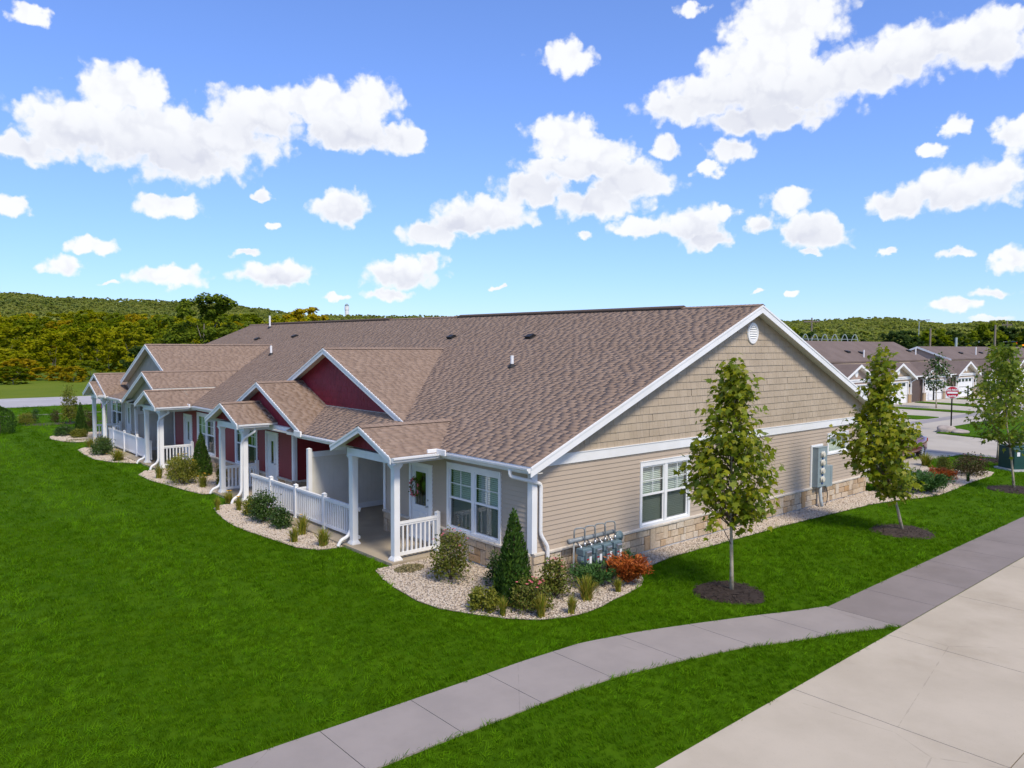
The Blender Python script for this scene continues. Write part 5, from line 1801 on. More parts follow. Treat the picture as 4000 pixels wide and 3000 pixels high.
def plant(kind, name, label, cat, x, y, w, h, material, seed, flower=None, z=.03, group=None, dens=1.0):
    r = np.random.default_rng(seed)
    t = thing(name, label, cat, (x, y, z), 0, group)
    R_ = w / 2
    if kind == 'bush':
        n_cl = max(8, int(34 * dens))
        u = r.random(n_cl)
        a = r.uniform(0, 6.28, n_cl)
        q = R_ * np.sqrt(u) * .85
        zt = h * (.25 + .7 * np.sqrt(np.clip(1 - u, 0, 1)) * r.uniform(.55, 1.05, n_cl))
        C = np.stack([q * np.cos(a), q * np.sin(a), zt], 1)
        C = np.concatenate([C, C * np.array([.9, .9, .45])])
        per = int(34 * dens) + 8
        k = np.repeat(C, per, 0)
        off = r.normal(0, 1, k.shape) * np.array([R_ * .17, R_ * .17, h * .085])
        P = k + off
        P[:, 2] = np.maximum(P[:, 2], .02)
        D = unit(r.normal(0, 1, P.shape) + np.array([0, 0, .35]))
        N_ = unit(r.normal(0, .6, P.shape) + np.array([0, 0, .8]) + unit(off) * .6)
        V, Fq = leaf_quads(P, D, N_, r.uniform(.035, .075, len(P)) * (.7 + .35 * max(w, h)), .62, r)
        obj('foliage', quads_mesh('foliage', V, Fq, material), t)['kind'] = 'stuff'
        st = MB()
        for i in range(0, n_cl, 4):
            st.tube([(0, 0, -.03), tuple(C[i] * .5 + np.array([0, 0, .03])), tuple(C[i])], [.014, .009, .004], 5, False)
        st.build('stems', 'twig', t)
    elif kind == 'tuft':
        n = int(150 * dens)
        V, Fq = [], []
        for i in range(n):
            a, e = r.uniform(0, 6.28), r.uniform(.15, 1.0)
            L = h * r.uniform(.75, 1.25)
            dx, dy = math.cos(a), math.sin(a)
            ox, oy = r.normal(0, R_ * .12, 2)
            wd = r.uniform(.006, .012) * (1 + w)
            o = len(V)
            for f in (0, .4, .75, 1.0):
                rr_ = e * R_ * f ** 1.4
                z_ = L * (f - .42 * e * f ** 2.6)
                ww = wd * (1 - f * .85)
                V += [(ox + dx * rr_ - dy * ww, oy + dy * rr_ + dx * ww, z_), (ox + dx * rr_ + dy * ww, oy + dy * rr_ - dx * ww, z_)]
            for s in range(3):
                Fq.append((o + 2 * s, o + 2 * s + 1, o + 2 * s + 3, o + 2 * s + 2))
        obj('blades', quads_mesh('blades', np.array(V), np.array(Fq), material), t)['kind'] = 'stuff'
    elif kind == 'cone':
        n = int(5200 * dens)
        f = 1 - np.sqrt(r.random(n))
        f = f * .98 + .01
        a = r.uniform(0, 6.28, n)
        lob = 1 + .10 * np.sin(a * 5 + f * 9) + .07 * np.sin(a * 11 - f * 17)
        prof_ = R_ * np.clip((1 - f) ** .8, .03, 1) * np.clip((f + .10) / .16, .55, 1)
        q = prof_ * lob * (r.random(n) ** .16)
        P = np.stack([q * np.cos(a), q * np.sin(a), f * h], 1)
        out = np.stack([np.cos(a), np.sin(a), np.zeros(n)], 1)
        D = unit(out * .45 + np.array([0, 0, 1.0]) + r.normal(0, .28, P.shape))
        N_ = unit(out + r.normal(0, .5, P.shape))
        V, Fq = leaf_quads(P, D, N_, r.uniform(.05, .11, n) * (.6 + h * .25), .42, r)
        obj('foliage', quads_mesh('foliage', V, Fq, material), t)['kind'] = 'stuff'
        MB().tube([(0, 0, -.03), (0, 0, h * .9)], [.04, .01], 7).build('stem', 'twig', t)
    elif kind == 'dome':
        n = int(5200 * dens)
        a = r.uniform(0, 6.28, n)
        f = r.random(n)
        prof_ = R_ * np.clip(1 - np.abs(2 * f - .75) ** 3.2 * .55, .1, 1) * (1 - np.clip((f - .82) / .18, 0, 1) ** 2 * .8)
        lob = 1 + .06 * np.sin(a * 6 + f * 8)
        q = prof_ * lob * (r.random(n) ** .14)
        P = np.stack([q * np.cos(a), q * np.sin(a), f * h], 1)
        out = np.stack([np.cos(a), np.sin(a), f * 0], 1)
        D = unit(out * .5 + np.array([0, 0, .9]) + r.normal(0, .3, P.shape))
        N_ = unit(out + r.normal(0, .5, P.shape))
        V, Fq = leaf_quads(P, D, N_, r.uniform(.05, .11, n) * (.6 + h * .25), .45, r)
        obj('foliage', quads_mesh('foliage', V, Fq, material), t)['kind'] = 'stuff'
        MB().tube([(0, 0, -.03), (0, 0, h * .8)], [.05, .02], 7).build('stem', 'twig', t)
    elif kind == 'spray':
        nb = int(38 * dens)
        Ps, Ds = [], []
        st = MB()
        for i in range(nb):
            a = r.uniform(0, 6.28)
            L = R_ * r.uniform(.6, 1.1)
            up = h * r.uniform(.45, 1.05)
            c, s = math.cos(a), math.sin(a)
            pts = [np.array([c * L * f, s * L * f, .04 + up * (1 - (1 - f) ** 1.7) * (1 - .12 * f)]) for f in np.linspace(0, 1, 9)]
            st.tube([tuple(pts[0]), tuple(pts[4]), tuple(pts[8])], [.008, .005, .002], 4, False)
            for j in range(2, 9):
                for _ in range(10):
                    Ps.append(pts[j] + r.normal(0, .03, 3) * (1 + R_))
                    Ds.append(np.array([c * .8, s * .8, .55]) + r.normal(0, .45, 3))
        P, D = np.array(Ps), unit(np.array(Ds))
        N_ = unit(r.normal(0, .5, P.shape) + np.array([0, 0, 1.0]))
        V, Fq = leaf_quads(P, D, N_, r.uniform(.07, .13, len(P)) * (.7 + R_ * .5), .33, r)
        obj('foliage', quads_mesh('foliage', V, Fq, material), t)['kind'] = 'stuff'
        st.build('stems', 'twig', t)
    elif kind == 'mat':
        n = int(900 * dens)
        a, q = r.uniform(0, 6.28, n), R_ * np.sqrt(r.random(n))
        P = np.stack([q * np.cos(a), q * np.sin(a) * .7, h * r.uniform(.1, 1, n) * (1 - (q / R_) ** 2 * .7)], 1)
        D = unit(r.normal(0, 1, P.shape))
        N_ = unit(r.normal(0, .5, P.shape) + np.array([0, 0, 1]))
        V, Fq = leaf_quads(P, D, N_, r.uniform(.03, .06, n), .6, r)
        obj('foliage', quads_mesh('foliage', V, Fq, material), t)['kind'] = 'stuff'
    if flower:
        fm, n, fs = flower
        for i in range(n):
            a = r.uniform(0, 6.28)
            e = r.uniform(.1, .95)
            p = (R_ * e * math.cos(a) * .95, R_ * e * math.sin(a) * .95, h * (.45 + .55 * math.sqrt(1 - e * e * .8)))
            b = MB()
            for k in range(5):
                an = 6.28 * k / 5 + r.uniform(0, 1)
                c, s = math.cos(an) * fs, math.sin(an) * fs
                b.add([p, (p[0] + c * .6 - s * .4, p[1] + s * .6 + c * .4, p[2] + fs * .4), (p[0] + c, p[1] + s, p[2] + fs * .3), (p[0] + c * .6 + s * .4, p[1] + s * .6 - c * .4, p[2] + fs * .4)], [(0, 1, 2, 3)])
            b.build('flower', fm, t)
    return t


PK, YL = 'petal_pink', 'petal_yellow'
GR = 'shrubs planted in the gravel beds'
# corner bed
plant('cone', 'arborvitae', 'pointed dark green arborvitae at the front corner of the house', 'arborvitae', -1.2, -.72, .95, 2.08, 'arborvitae', 1)
plant('bush', 'rose_bush', 'loose rose bush with pink buds beside the nearest porch railing', 'shrub', -1.28, 1.42, .98, 1.2, 'rose_leaf', 2, (PK, 14, .035), group=GR)
plant('bush', 'shrub', 'small dark shrub between the front window and the corner arborvitae', 'shrub', -.75, .42, .5, .78, 'dark_leaf', 3, group=GR, dens=.7)
plant('bush', 'shrub', 'low olive shrub in front and left of the corner arborvitae', 'shrub', -1.98, -.66, .62, .52, 'olive_leaf', 4, group=GR)
plant('tuft', 'grass_tuft', 'small grassy tuft in the corner bed left of the pink rose', 'ornamental grass', -1.88, -1.18, .42, .36, 'lily_leaf', 5, group=GR)
plant('bush', 'rose_bush', 'low rose bush with pink flowers at the front of the corner bed', 'shrub', -1.22, -1.32, .9, .66, 'rose_leaf', 6, (PK, 16, .035), group=GR)
plant('tuft', 'grass_tuft', 'grassy tuft at the very front edge of the corner bed', 'ornamental grass', -1.36, -1.74, .5, .46, 'lily_leaf', 7, group=GR)
plant('bush', 'rose_bush', 'taller rose bush just left of the gas meters', 'shrub', -.25, -1.05, .74, .86, 'rose_leaf', 8, (PK, 10, .03), group=GR)
plant('tuft', 'grass_tuft', 'small tuft near the lawn edge below the gas meters', 'ornamental grass', -.75, -2.03, .36, .38, 'lily_leaf', 9, group=GR)
plant('tuft', 'daylily', 'daylily clump in front of the gas meters', 'ornamental grass', .12, -1.62, .74, .52, 'lily_leaf', 10, group=GR, dens=1.3)
plant('spray', 'juniper', 'green spreading juniper under the gas meters', 'juniper', .95, -1.05, 1.15, .42, 'juniper', 11, dens=1.2)
plant('spray', 'barberry', 'rusty orange barberry right of the gas meters', 'shrub', 1.62, -1.5, .95, .62, 'barberry', 12, dens=1.7)
plant('tuft', 'grass_tuft', 'little tuft at the foot of the orange barberry', 'ornamental grass', 1.02, -1.72, .36, .32, 'lily_leaf', 13, group=GR, dens=.8)
plant('spray', 'juniper', 'green juniper behind the orange barberry by the wall', 'juniper', 2.35, -.72, .9, .36, 'juniper', 14)
plant('mat', 'sedum', 'dry flat ground cover at the foot of the nearest column', 'ground cover', -1.55, 2.75, .8, .10, 'dry_sedum', 15)
# first patio bed
plant('tuft', 'daylily', 'tall daylily clump beside the first railing post from the near porch', 'ornamental grass', -2.0, 7.6, .75, .6, 'lily_leaf', 21, (YL, 1, .05), group=GR)
plant('tuft', 'daylily', 'short daylily clump at the lawn edge before the near railing', 'ornamental grass', -2.55, 6.95, .5, .46, 'lily_leaf', 22, group=GR)
plant('tuft', 'daylily', 'daylily clump next to the near column downspout', 'ornamental grass', -2.12, 6.1, .7, .5, 'lily_leaf', 23, group=GR)
plant('bush', 'shrub', 'small leafy green shrub at the middle of the near railing', 'shrub', -2.12, 8.8, .72, .6, 'dark_leaf', 24, group=GR)
plant('bush', 'hydrangea', 'large dark hydrangea in front of the near railing', 'shrub', -2.2, 9.85, 1.02, .95, 'dark_leaf', 25, group=GR, dens=1.2)
plant('bush', 'shrub', 'mid green shrub just left of the large hydrangea', 'shrub', -2.1, 10.95, .62, .62, 'olive_leaf', 26, group=GR)
plant('tuft', 'daylily', 'daylily with an orange-yellow flower by the second porch', 'ornamental grass', -1.95, 13.3, .6, .42, 'lily_leaf', 27, (YL, 2, .06), group=GR)
plant('tuft', 'daylily', 'golden daylily between the second porch and the green shrub', 'ornamental grass', -2.15, 11.9, .45, .46, 'lily_leaf', 28, (YL, 2, .06), group=GR)
plant('tuft', 'grass_tuft', 'lone dark tuft at the left tip of the near railing bed', 'ornamental grass', -2.68, 12.35, .36, .46, 'lily_leaf', 29, group=GR)
# bed of the middle units
plant('tuft', 'grass_tuft', 'grassy tuft at the left end of the middle bed', 'ornamental grass', -2.3, 19.8, .6, .62, 'lily_leaf', 31, group=GR)
plant('bush', 'shrub', 'big loose olive shrub with orange flowers in the middle bed', 'shrub', -2.0, 17.9, 1.25, 1.2, 'olive_leaf', 32, (YL, 5, .045), group=GR, dens=1.2)
plant('bush', 'shrub', 'loose yellowish shrub left of the middle arborvitae', 'shrub', -1.75, 19.2, 1.0, 1.0, 'lily_leaf', 33, group=GR)
plant('cone', 'arborvitae', 'pointed arborvitae in front of the red middle window', 'arborvitae', -.75, 19.4, .95, 1.85, 'arborvitae', 34)
plant('tuft', 'daylily', 'daylily with yellow flowers right of the middle arborvitae', 'ornamental grass', -1.62, 16.75, .7, .55, 'lily_leaf', 35, (YL, 5, .05), group=GR)
plant('bush', 'shrub', 'thin upright shrub beside the second porch column', 'shrub', -.95, 16.6, .45, .92, 'olive_leaf', 36, group=GR, dens=.6)
# second patio bed and far end
plant('tuft', 'daylily', 'yellow-flowered tuft at the far end of the solid railing', 'ornamental grass', -2.2, 31.6, .8, .55, 'lily_leaf', 41, (YL, 2, .06), group=GR)
plant('bush', 'shrub', 'dark green shrub in front of the solid white railing', 'shrub', -2.25, 28.5, 1.25, .9, 'dark_leaf', 42, group=GR)
plant('bush', 'shrub', 'olive shrub behind the dark one by the solid railing', 'shrub', -2.0, 29.9, .9, .75, 'olive_leaf', 43, group=GR)
plant('tuft', 'daylily', 'spreading yellow-green tuft near the third porch', 'ornamental grass', -2.3, 25.9, 1.25, .52, 'lily_leaf', 44, (YL, 3, .05), group=GR, dens=1.5)
plant('cone', 'arborvitae', 'pointed arborvitae at the far end of the row', 'arborvitae', -1.15, 38.6, .8, 1.95, 'arborvitae', 45)
plant('bush', 'shrub', 'round dark shrub left of the far arborvitae', 'shrub', -2.05, 38.1, 1.15, .66, 'dark_leaf', 46, group=GR)
plant('bush', 'shrub', 'yellow-green shrub at the foot of the far arborvitae', 'shrub', -1.62, 36.9, .9, .56, 'olive_leaf', 47, group=GR)
plant('bush', 'shrub', 'brownish shrub behind the far arborvitae by the end column', 'shrub', -.6, 39.8, 1.2, 1.5, 'red_green_leaf', 48, group=GR)
plant('mat', 'sedum', 'pale flat ground cover in the far bed', 'ground cover', -2.0, 35.4, 1.4, .09, 'dry_sedum', 49)
plant('bush', 'sapling', 'tall thin sapling beyond the far arborvitae', 'sapling', -.25, 46.0, 1.1, 2.6, 'olive_leaf', 50)
plant('bush', 'shrub', 'brown-green shrub in the dark mulch strip by the street', 'shrub', -2.65, 47.1, 1.0, .8, 'olive_leaf', 51)
plant('bush', 'sapling', 'thin little sapling in the mulch strip', 'sapling', -1.9, 48.0, .6, 1.0, 'dark_leaf', 52, dens=.6)
plant('bush', 'shrub', 'reddish twiggy shrub in the mulch strip', 'shrub', -.85, 47.6, .6, .95, 'red_green_leaf', 53, dens=.6)
plant('dome', 'yew', 'large dark clipped evergreen at the left edge of the picture', 'shrub', -4.75, 42.2, 1.7, 1.7, 'arborvitae', 54)
# bed at the far corner of the gable end
plant('dome', 'arborvitae', 'tall rounded dark arborvitae at the far corner of the gable end', 'arborvitae', 17.9, -.5, 1.05, 2.25, 'arborvitae', 61, dens=1.2)
plant('bush', 'shrub', 'dark low shrub right of the tall rounded arborvitae', 'shrub', 19.8, -.5, .65, .55, 'red_green_leaf', 62, group=GR)
plant('spray', 'juniper', 'wide spreading green juniper at the far bed', 'juniper', 18.9, -1.55, 1.75, .72, 'juniper', 63, dens=2.2)
plant('spray', 'barberry', 'orange barberry behind the wide juniper', 'shrub', 21.4, -1.2, 1.0, .55, 'barberry', 64, dens=1.4)
plant('bush', 'shrub', 'upright olive shrub with a yellow flower by the court', 'shrub', 23.3, -.55, .75, .82, 'olive_leaf', 65, (YL, 1, .06), group=GR)
plant('bush', 'shrub', 'broad reddish-green shrub near the tip of the far bed', 'shrub', 24.4, -1.2, 1.5, .9, 'red_green_leaf', 66, (PK, 3, .05), group=GR)
plant('tuft', 'grass_tuft', 'yellow-green grass clump beside the parked red car', 'ornamental grass', 25.9, 1.1, 1.2, .55, 'lily_leaf', 67, group=GR, dens=1.6)
plant('tuft', 'grass_tuft', 'thin tuft at the lawn edge of the far bed', 'ornamental grass', 22.6, -1.75, .35, .4, 'dark_leaf', 68, group=GR, dens=.5)
# ---------------------------------------------------------------- parked car (nose toward the garages, tail toward the court)
def car():
    c = thing('car', 'dark red sedan parked behind the leaning maple', 'car', (27.0, 3.1, .015), math.pi)
    # side profile in local x (front +), z ; built from cross sections
    xs = [2.42, 2.38, 2.2, 1.5, .95, .25, -.55, -1.15, -1.7, -2.15, -2.36, -2.42]
    hood = [.62, .72, .80, .92, .97, 1.0, 1.0, 1.0, 1.03, 1.04, .98, .82]
    half = [.62, .72, .82, .88, .90, .91, .91, .91, .89, .84, .76, .66]
    V, F = [], []
    ring = []
    for x, h, w in zip(xs, hood, half):
        pts = [(x, -w * .9, .26), (x, -w, .42), (x, -w, .70), (x, -w * .94, h - .05), (x, -w * .6, h), (x, w * .6, h), (x, w * .94, h - .05), (x, w, .70), (x, w, .42), (x, w * .9, .26)]
        ring.append(len(V))
        V += pts
    n = 10
    for i in range(len(xs) - 1):
        for k in range(n):
            a, b = ring[i] + k, ring[i] + (k + 1) % n
            F.append((a, b, b + n, a + n))
    F += [tuple(range(n - 1, -1, -1)), tuple(range(ring[-1], ring[-1] + n))]
    MB().add(V, F).build('body', 'red_paint', c, True)
    # greenhouse
    g = [(.95, .98, .80), (.25, 1.36, .62), (-.55, 1.43, .62), (-1.15, 1.36, .63), (-1.85, 1.04, .76)]
    V, F = [], []
    for x, h, w in g:
        b = .98 if x > -1.5 else 1.02
        V += [(x, -w - .05 if h > 1.1 else -w, b), (x, -w, h), (x, w, h), (x, w + .05 if h > 1.1 else w, b)]
    for i in range(len(g) - 1):
        for k in range(3):
            F.append((4 * i + k, 4 * i + k + 1, 4 * i + k + 5, 4 * i + k + 4))
    MB().add(V, F).build('windows', 'car_glass', c)
    MB().box(-1.12, .24, -.56, .56, 1.352, 1.445).build('roof', 'red_paint', c)
    for s in (-1, 1):
        p = MB()
        for (x0, z0), (x1, z1) in (((.93, 1.0), (.25, 1.38)), ((-1.15, 1.38), (-1.85, 1.06)), ((-.42, .98), (-.42, 1.42))):
            p.tube([(x0, s * .80, z0), (x1, s * .645, z1)], .03, 6)
        p.build('pillar', 'red_paint', c)
        MB().cham(.62, .80, s * .98 - .09, s * .98 + .09, .95, 1.08, .03).build('mirror', 'red_paint', c)
        MB().box(-2.40, -2.12, s * .62 - .16, s * .62 + .16, .74, .92).build('tail_light', 'tail_red', c)
        MB().box(2.16, 2.38, s * .60 - .16, s * .60 + .16, .62, .76).build('headlight', 'label_white', c)
        for x in (1.42, -1.42):
            w = obj('wheel', None, c, loc=(x, s * .80, .335))
            MB().lathe([(.22, -.10), (.32, -.10), (.335, -.07), (.335, .07), (.32, .10), (.22, .10)], (0, 0, 0), 24, 'y').build('tyre', 'tyre', w, True)
            rm = MB().lathe([(.225, -.04), (.225, .06)], (0, 0, 0), 20, 'y').lathe([(.05, -.11), (.06, .11)], (0, 0, 0), 10, 'y')
            for k in range(10):
                a = 6.28 * k / 10
                rm.tube([(.04 * math.cos(a), s * .10, .04 * math.sin(a)), (.22 * math.cos(a), s * .085, .22 * math.sin(a))], .022, 5)
            rm.build('rim', 'rim', w)
    MB().box(-2.445, -2.42, -.28, .28, .62, .74).build('number_plate', 'label_white', c)


car()


def utility_box(x, y, w, d, h, rz, lab):
    u = thing('utility_box', lab, 'utility box', (x, y, 0), rz)
    MB().box(-w / 2 - .12, w / 2 + .12, -d / 2 - .12, d / 2 + .12, -.05, .08).build('pad', 'foundation', u)
    MB().sweep([(-w / 2, -d / 2, .08), (-w / 2, d / 2, .08), (-w / 2, d / 2, h), (-w / 2, -d / 2 + .1, h), (-w / 2, -d / 2, h - .12)], (w, 0, 0)).build('cabinet', 'box_green', u)
    MB().box(-w / 2 - .02, w / 2 + .02, -d / 2 + .08, d / 2 + .02, h, h + .035).build('lid', 'box_green', u)
    MB().box(-.01, .01, -d / 2 - .012, -d / 2 + .0, .12, h - .14).build('door_seam', 'black', u)
    MB().box(-w / 2 + .12, -w / 2 + .26, -d / 2 - .006, -d / 2 - .001, h - .38, h - .2).build('notice', 'label_white', u)
    MB().box(w / 2 - .36, w / 2 - .2, -d / 2 - .006, -d / 2 - .001, h - .42, h - .24).build('notice', 'label_white', u)


utility_box(28.0, -2.0, 1.1, .95, 1.05, -.6, 'dark green utility box left of the white-trunked maple')
utility_box(29.1, -3.3, 1.2, 1.0, 1.05, -.6, 'dark green utility box at the right edge of the picture')


# ---------------------------------------------------------------- do-not-enter sign
def sign():
    s = thing('road_sign', 'round red do-not-enter sign on a black post', 'sign', (42.5, 5.75, .05), rad(-58))
    MB().lathe([(.045, 0), (.045, 2.95), (.05, 2.96), (.05, 3.0), (.0, 3.05)], (0, 0.03, 0), 10).build('post', 'black', s, True)
    MB().box(-.39, .39, -.034, -.02, 2.12, 2.9).build('plate', 'sign_white', s)
    MB().lathe([(.37, 0), (.37, .008), (.36, .010)], (0, -.034, 2.51), 40, 'y').build('disc', 'sign_red', s)
    MB().box(-.30, .30, -.052, -.045, 2.435, 2.555).build('bar', 'sign_white', s)
    for txt, z, sz in (('DO NOT', 2.66, .17), ('ENTER', 2.25, .15)):
        cu = bpy.data.curves.new('lettering', 'FONT')
        cu.body, cu.size, cu.align_x = txt, sz, 'CENTER'
        cu.extrude = .003
        cu.offset = .006
        to = bpy.data.objects.new('lettering', cu)
        col.objects.link(to)
        dg = bpy.context.evaluated_depsgraph_get()
        me = bpy.data.meshes.new_from_object(to.evaluated_get(dg))
        bpy.data.objects.remove(to)
        me.materials.clear()
        me.materials.append(MATS['sign_white'])
        obj('lettering', me, s, loc=(0, -.05, z - .04), rot=(math.pi / 2, 0, 0))


sign()


def boulder(x, y, sx, sy, sz, seed, lab):
    r = random.Random(seed)
    import bmesh
    bm = bmesh.new()
    bmesh.ops.create_icosphere(bm, subdivisions=3, radius=1)
    ph = [r.uniform(0, 6) for _ in range(6)]
    for v in bm.verts:
        k = 1 + .12 * math.sin(v.co.x * 3 + ph[0]) + .10 * math.sin(v.co.y * 4 + ph[1]) + .08 * math.sin(v.co.z * 5 + ph[2])
        v.co = Vector((v.co.x * sx * k, v.co.y * sy * k, max(-.1, v.co.z * sz * k)))
    me = bpy.data.meshes.new('boulder')
    bm.to_mesh(me)
    bm.free()
    me.materials.append(MATS['boulder'])
    me.polygons.foreach_set('use_smooth', [True] * len(me.polygons))
    tag(obj('boulder', me, loc=(x, y, .1)), lab, 'boulder')


boulder(41.6, 5.75, .65, .5, .35, 1, 'larger pinkish boulder at the foot of the red sign')
boulder(41.5, 4.9, .6, .45, .22, 2, 'lower flat boulder in front of the larger one by the sign')


# ---------------------------------------------------------------- garage row houses across the court
def garage_row(name, lab, x0, x1, gx, upper, seeds, gmat, rside):
    h = thing(name, lab, 'house', (x0, 18, 0))
    T = Matrix.Translation((-x0, -18, 0))
    m = lambda: MB(T)
    yf, zl, ybk, zbk = 17.95, 2.62, 20.6, 3.98
    ux0, ux1, yr, zr = upper
    m().sweep([(x0 - .3, yf, zl), (x0 - .3, ybk + .4, zbk + .17), (x0 - .3, ybk + .4, zbk - .1), (x0 - .3, yf, zl - .14)], (x1 - x0 + .6, 0, 0)).build('porch_roof', 'far_shingle', h)
    su = (zr - zbk - .12) / (yr - ybk)
    ye = 2 * yr - ybk
    m().sweep([(ux0, ybk - .1, zbk + .12), (ux0, yr, zr), (ux0, ye, zbk + .1), (ux0, ye, zbk - .1), (ux0, yr, zr - .16), (ux0, ybk - .1, zbk - .02)], (ux1 - ux0, 0, 0)).build('upper_roof', 'far_shingle', h)
    m().box(x0, x1, 20.4, 28.5, 0, 3.9).build('body_wall', gmat[0], h)
    for xx in (ux0 + .35, ux1 - .45):
        m().sweep([(xx, ybk + .3, 3.8), (xx, ye - .3, 3.8), (xx, yr, zr - .14)], (.1, 0, 0)).build('gable_wall', 'far_rose' if xx < ux1 - 2 else 'brown_siding', h)
    for xx in (ux0 - .02, ux1):
        b = m()
        b.sweep([(xx, ybk - .1, zbk + .11), (xx, yr, zr - .01), (xx, yr, zr - .24), (xx, ybk - .1, zbk - .12)], (.03, 0, 0))
        b.sweep([(xx, ye, zbk + .11), (xx, yr, zr - .01), (xx, yr, zr - .24), (xx, ye, zbk - .12)], (.03, 0, 0))
        b.build('rake_board', 'white', h)
    m().box(x0 - .3, x1 + .3, yf - .08, yf - .0, zl - .13, zl - .01).build('gutter', 'white', h)
    edges = sorted(gx)
    m().box(x0, x1, 18.16, 18.26, 0, 2.66).build('front_wall', 'brown_siding' if seeds % 2 else 'olive_siding', h)
    for k, gc in enumerate(edges):
        g = obj('garage', None, h)
        hw, za, ze = 3.45, 3.92, 2.46
        sl = (za - ze) / hw
        yg = 17.55
        m().sweep([(gc - hw, yg, ze), (gc, yg, za), (gc + hw, yg, ze), (gc + hw, yg, ze - .1), (gc, yg, za - .1), (gc - hw, yg, ze - .1)], (0, 4.2, 0)).build('roof', 'far_shingle', g)
        b = m()
        for s in (-1, 1):
            b.sweep([(gc + s * hw, yg - .03, ze - .0), (gc, yg - .03, za - .0), (gc, yg - .03, za - .22), (gc + s * hw, yg - .03, ze - .22)], (0, .03, 0))
        b.build('rake_board', 'white', g)
        b = m()
        b.sweep([(gc - hw, yg, ze - .18), (gc, yg, za - .16), (gc + hw, yg, ze - .18), (gc + hw, yg, ze - .2), (gc, yg, za - .18), (gc - hw, yg, ze - .2)], (0, .5, 0))
        b.build('soffit', 'soffit', g)
        gm = gmat[1 + k % (len(gmat) - 1)]
        m().sweep([(gc - 2.95, yg + .45, 2.4), (gc + 2.95, yg + .45, 2.4), (gc + 2.95, yg + .45, 2.6), (gc, yg + .45, za - .16), (gc - 2.95, yg + .45, 2.6)], (0, .12, 0)).build('gable_panel', gm, g)
        m().box(gc - 2.95, gc + 2.95, yg + .38, yg + .45, 2.32, 2.52).build('frieze_board', 'white', g)
        for a, c in ((gc - 2.9, gc - 2.4), (gc + 2.4, gc + 2.9)):
            m().box(a, c, yg + .45, yg + .57, 0, 2.32).build('pier_wall', gm, g)
            m().box(a - .06, c + .06, yg + .32, yg + .44, 0, .82).build('stone_pier', 'stone', g)
            m().box(a - .1, c + .1, yg + .28, yg + .44, .82, .9).build('pier_cap', 'cap_stone', g)
        m().box(gc - 2.4, gc + 2.4, yg + .47, yg + .57, 2.1, 2.32).build('door_header', gm, g)
        m().box(gc - 2.95, gc - 2.85, yg + .40, yg + .45, .9, 2.32).box(gc + 2.85, gc + 2.95, yg + .40, yg + .45, .9, 2.32).build('corner_board', 'white', g)
        d = obj('garage_door', None, h)
        fr_ = m()
        fr_.box(gc - 2.46, gc - 2.36, yg + .42, yg + .5, 0, 2.14).box(gc + 2.36, gc + 2.46, yg + .42, yg + .5, 0, 2.14).box(gc - 2.36, gc + 2.36, yg + .42, yg + .5, 2.06, 2.14)
        fr_.build('door_frame', 'white', d)
        for q in range(4):
            m().box(gc - 2.36, gc + 2.36, yg + .52, yg + .56, .02 + q * .51, .525 + q * .51).build('door_panel', 'white', d)
        for q in range(4):
            xx = gc - 2.0 + q * 1.05
            m().box(xx, xx + .72, yg + .505, yg + .518, 1.66, 1.96).build('pane', 'car_glass', d)
        v = m()
        n = 16
        v.add([(gc + .32 * math.cos(6.283 * i / n), yg + .43, 3.12 + .36 * math.sin(6.283 * i / n)) for i in range(n)] + [(gc + .30 * math.cos(6.283 * i / n), yg + .40, 3.12 + .34 * math.sin(6.283 * i / n)) for i in range(n)],
              [(i, (i + 1) % n, (i + 1) % n + n, i + n) for i in range(n)] + [tuple(range(n, 2 * n))])
        v.build('gable_vent', 'white', g)
        for s in (-1, 1):
            m().box(gc + s * 2.62 - .07, gc + s * 2.62 + .07, yg + .34, yg + .45, 1.55, 1.85).build('wall_lamp', 'black', g)
        m().tube([(gc + hw - .1, yg + .1, 2.3), (gc + 3.05, yg + .4, 2.05), (gc + 3.05, yg + .4, .1)], .05, 6).build('downspout', 'white_metal', g)
    for k, (x, y, hh) in enumerate(rside):
        z = zbk + .12 + su * (y - ybk)
        if hh:
            m().lathe([(.07, -.1), (.07, hh)], (x, y, z), 8).build('vent_pipe', 'white', h)
        else:
            m().sweep([(x - .28, y - .16, z - .06), (x + .28, y - .16, z - .06), (x + .28, y - .18, z + .14), (x - .28, y - .18, z + .14)], (0, .4, .1)).build('roof_vent', 'black', h)
    return h


garage_row('garage_house', 'brown-roofed house row with white garage doors across the court', 42.5, 78.3, (46.6, 55.5, 64.3, 73.2), (42.2, 78.4, 24.3, 6.03), 1, ('far_tan', 'far_tan', 'far_rose'), [(62.5, 22.1, 0), (65.0, 21.9, 0), (64, 21.2, .75), (77.3, 22.2, 0), (77.6, 21.6, .8)])
garage_row('garage_house', 'farther brown-roofed garage house row at the right edge', 78.75, 124, (82.2, 92.0, 101, 110), (85, 124, 24.3, 5.54), 2, ('olive_siding', 'far_tan', 'far_tan'), [(92.5, 22, 0), (96.4, 21.6, 1.0), (99.6, 22.0, 0), (107, 21.5, .9), (109, 22, 0), (118, 21.6, .9)])
tree_b = maple('maple_tree', 'small dark maple on the grass strip before the garage doors', (61.95, 13.7, .05), .7, 4.6, [(1.6, .5), (2.2, 1.15), (2.9, 1.25), (3.7, .9), (4.6, .2)], 46, 16, .22, .2, 'dark_leaf', 23, trunk_r=.06)

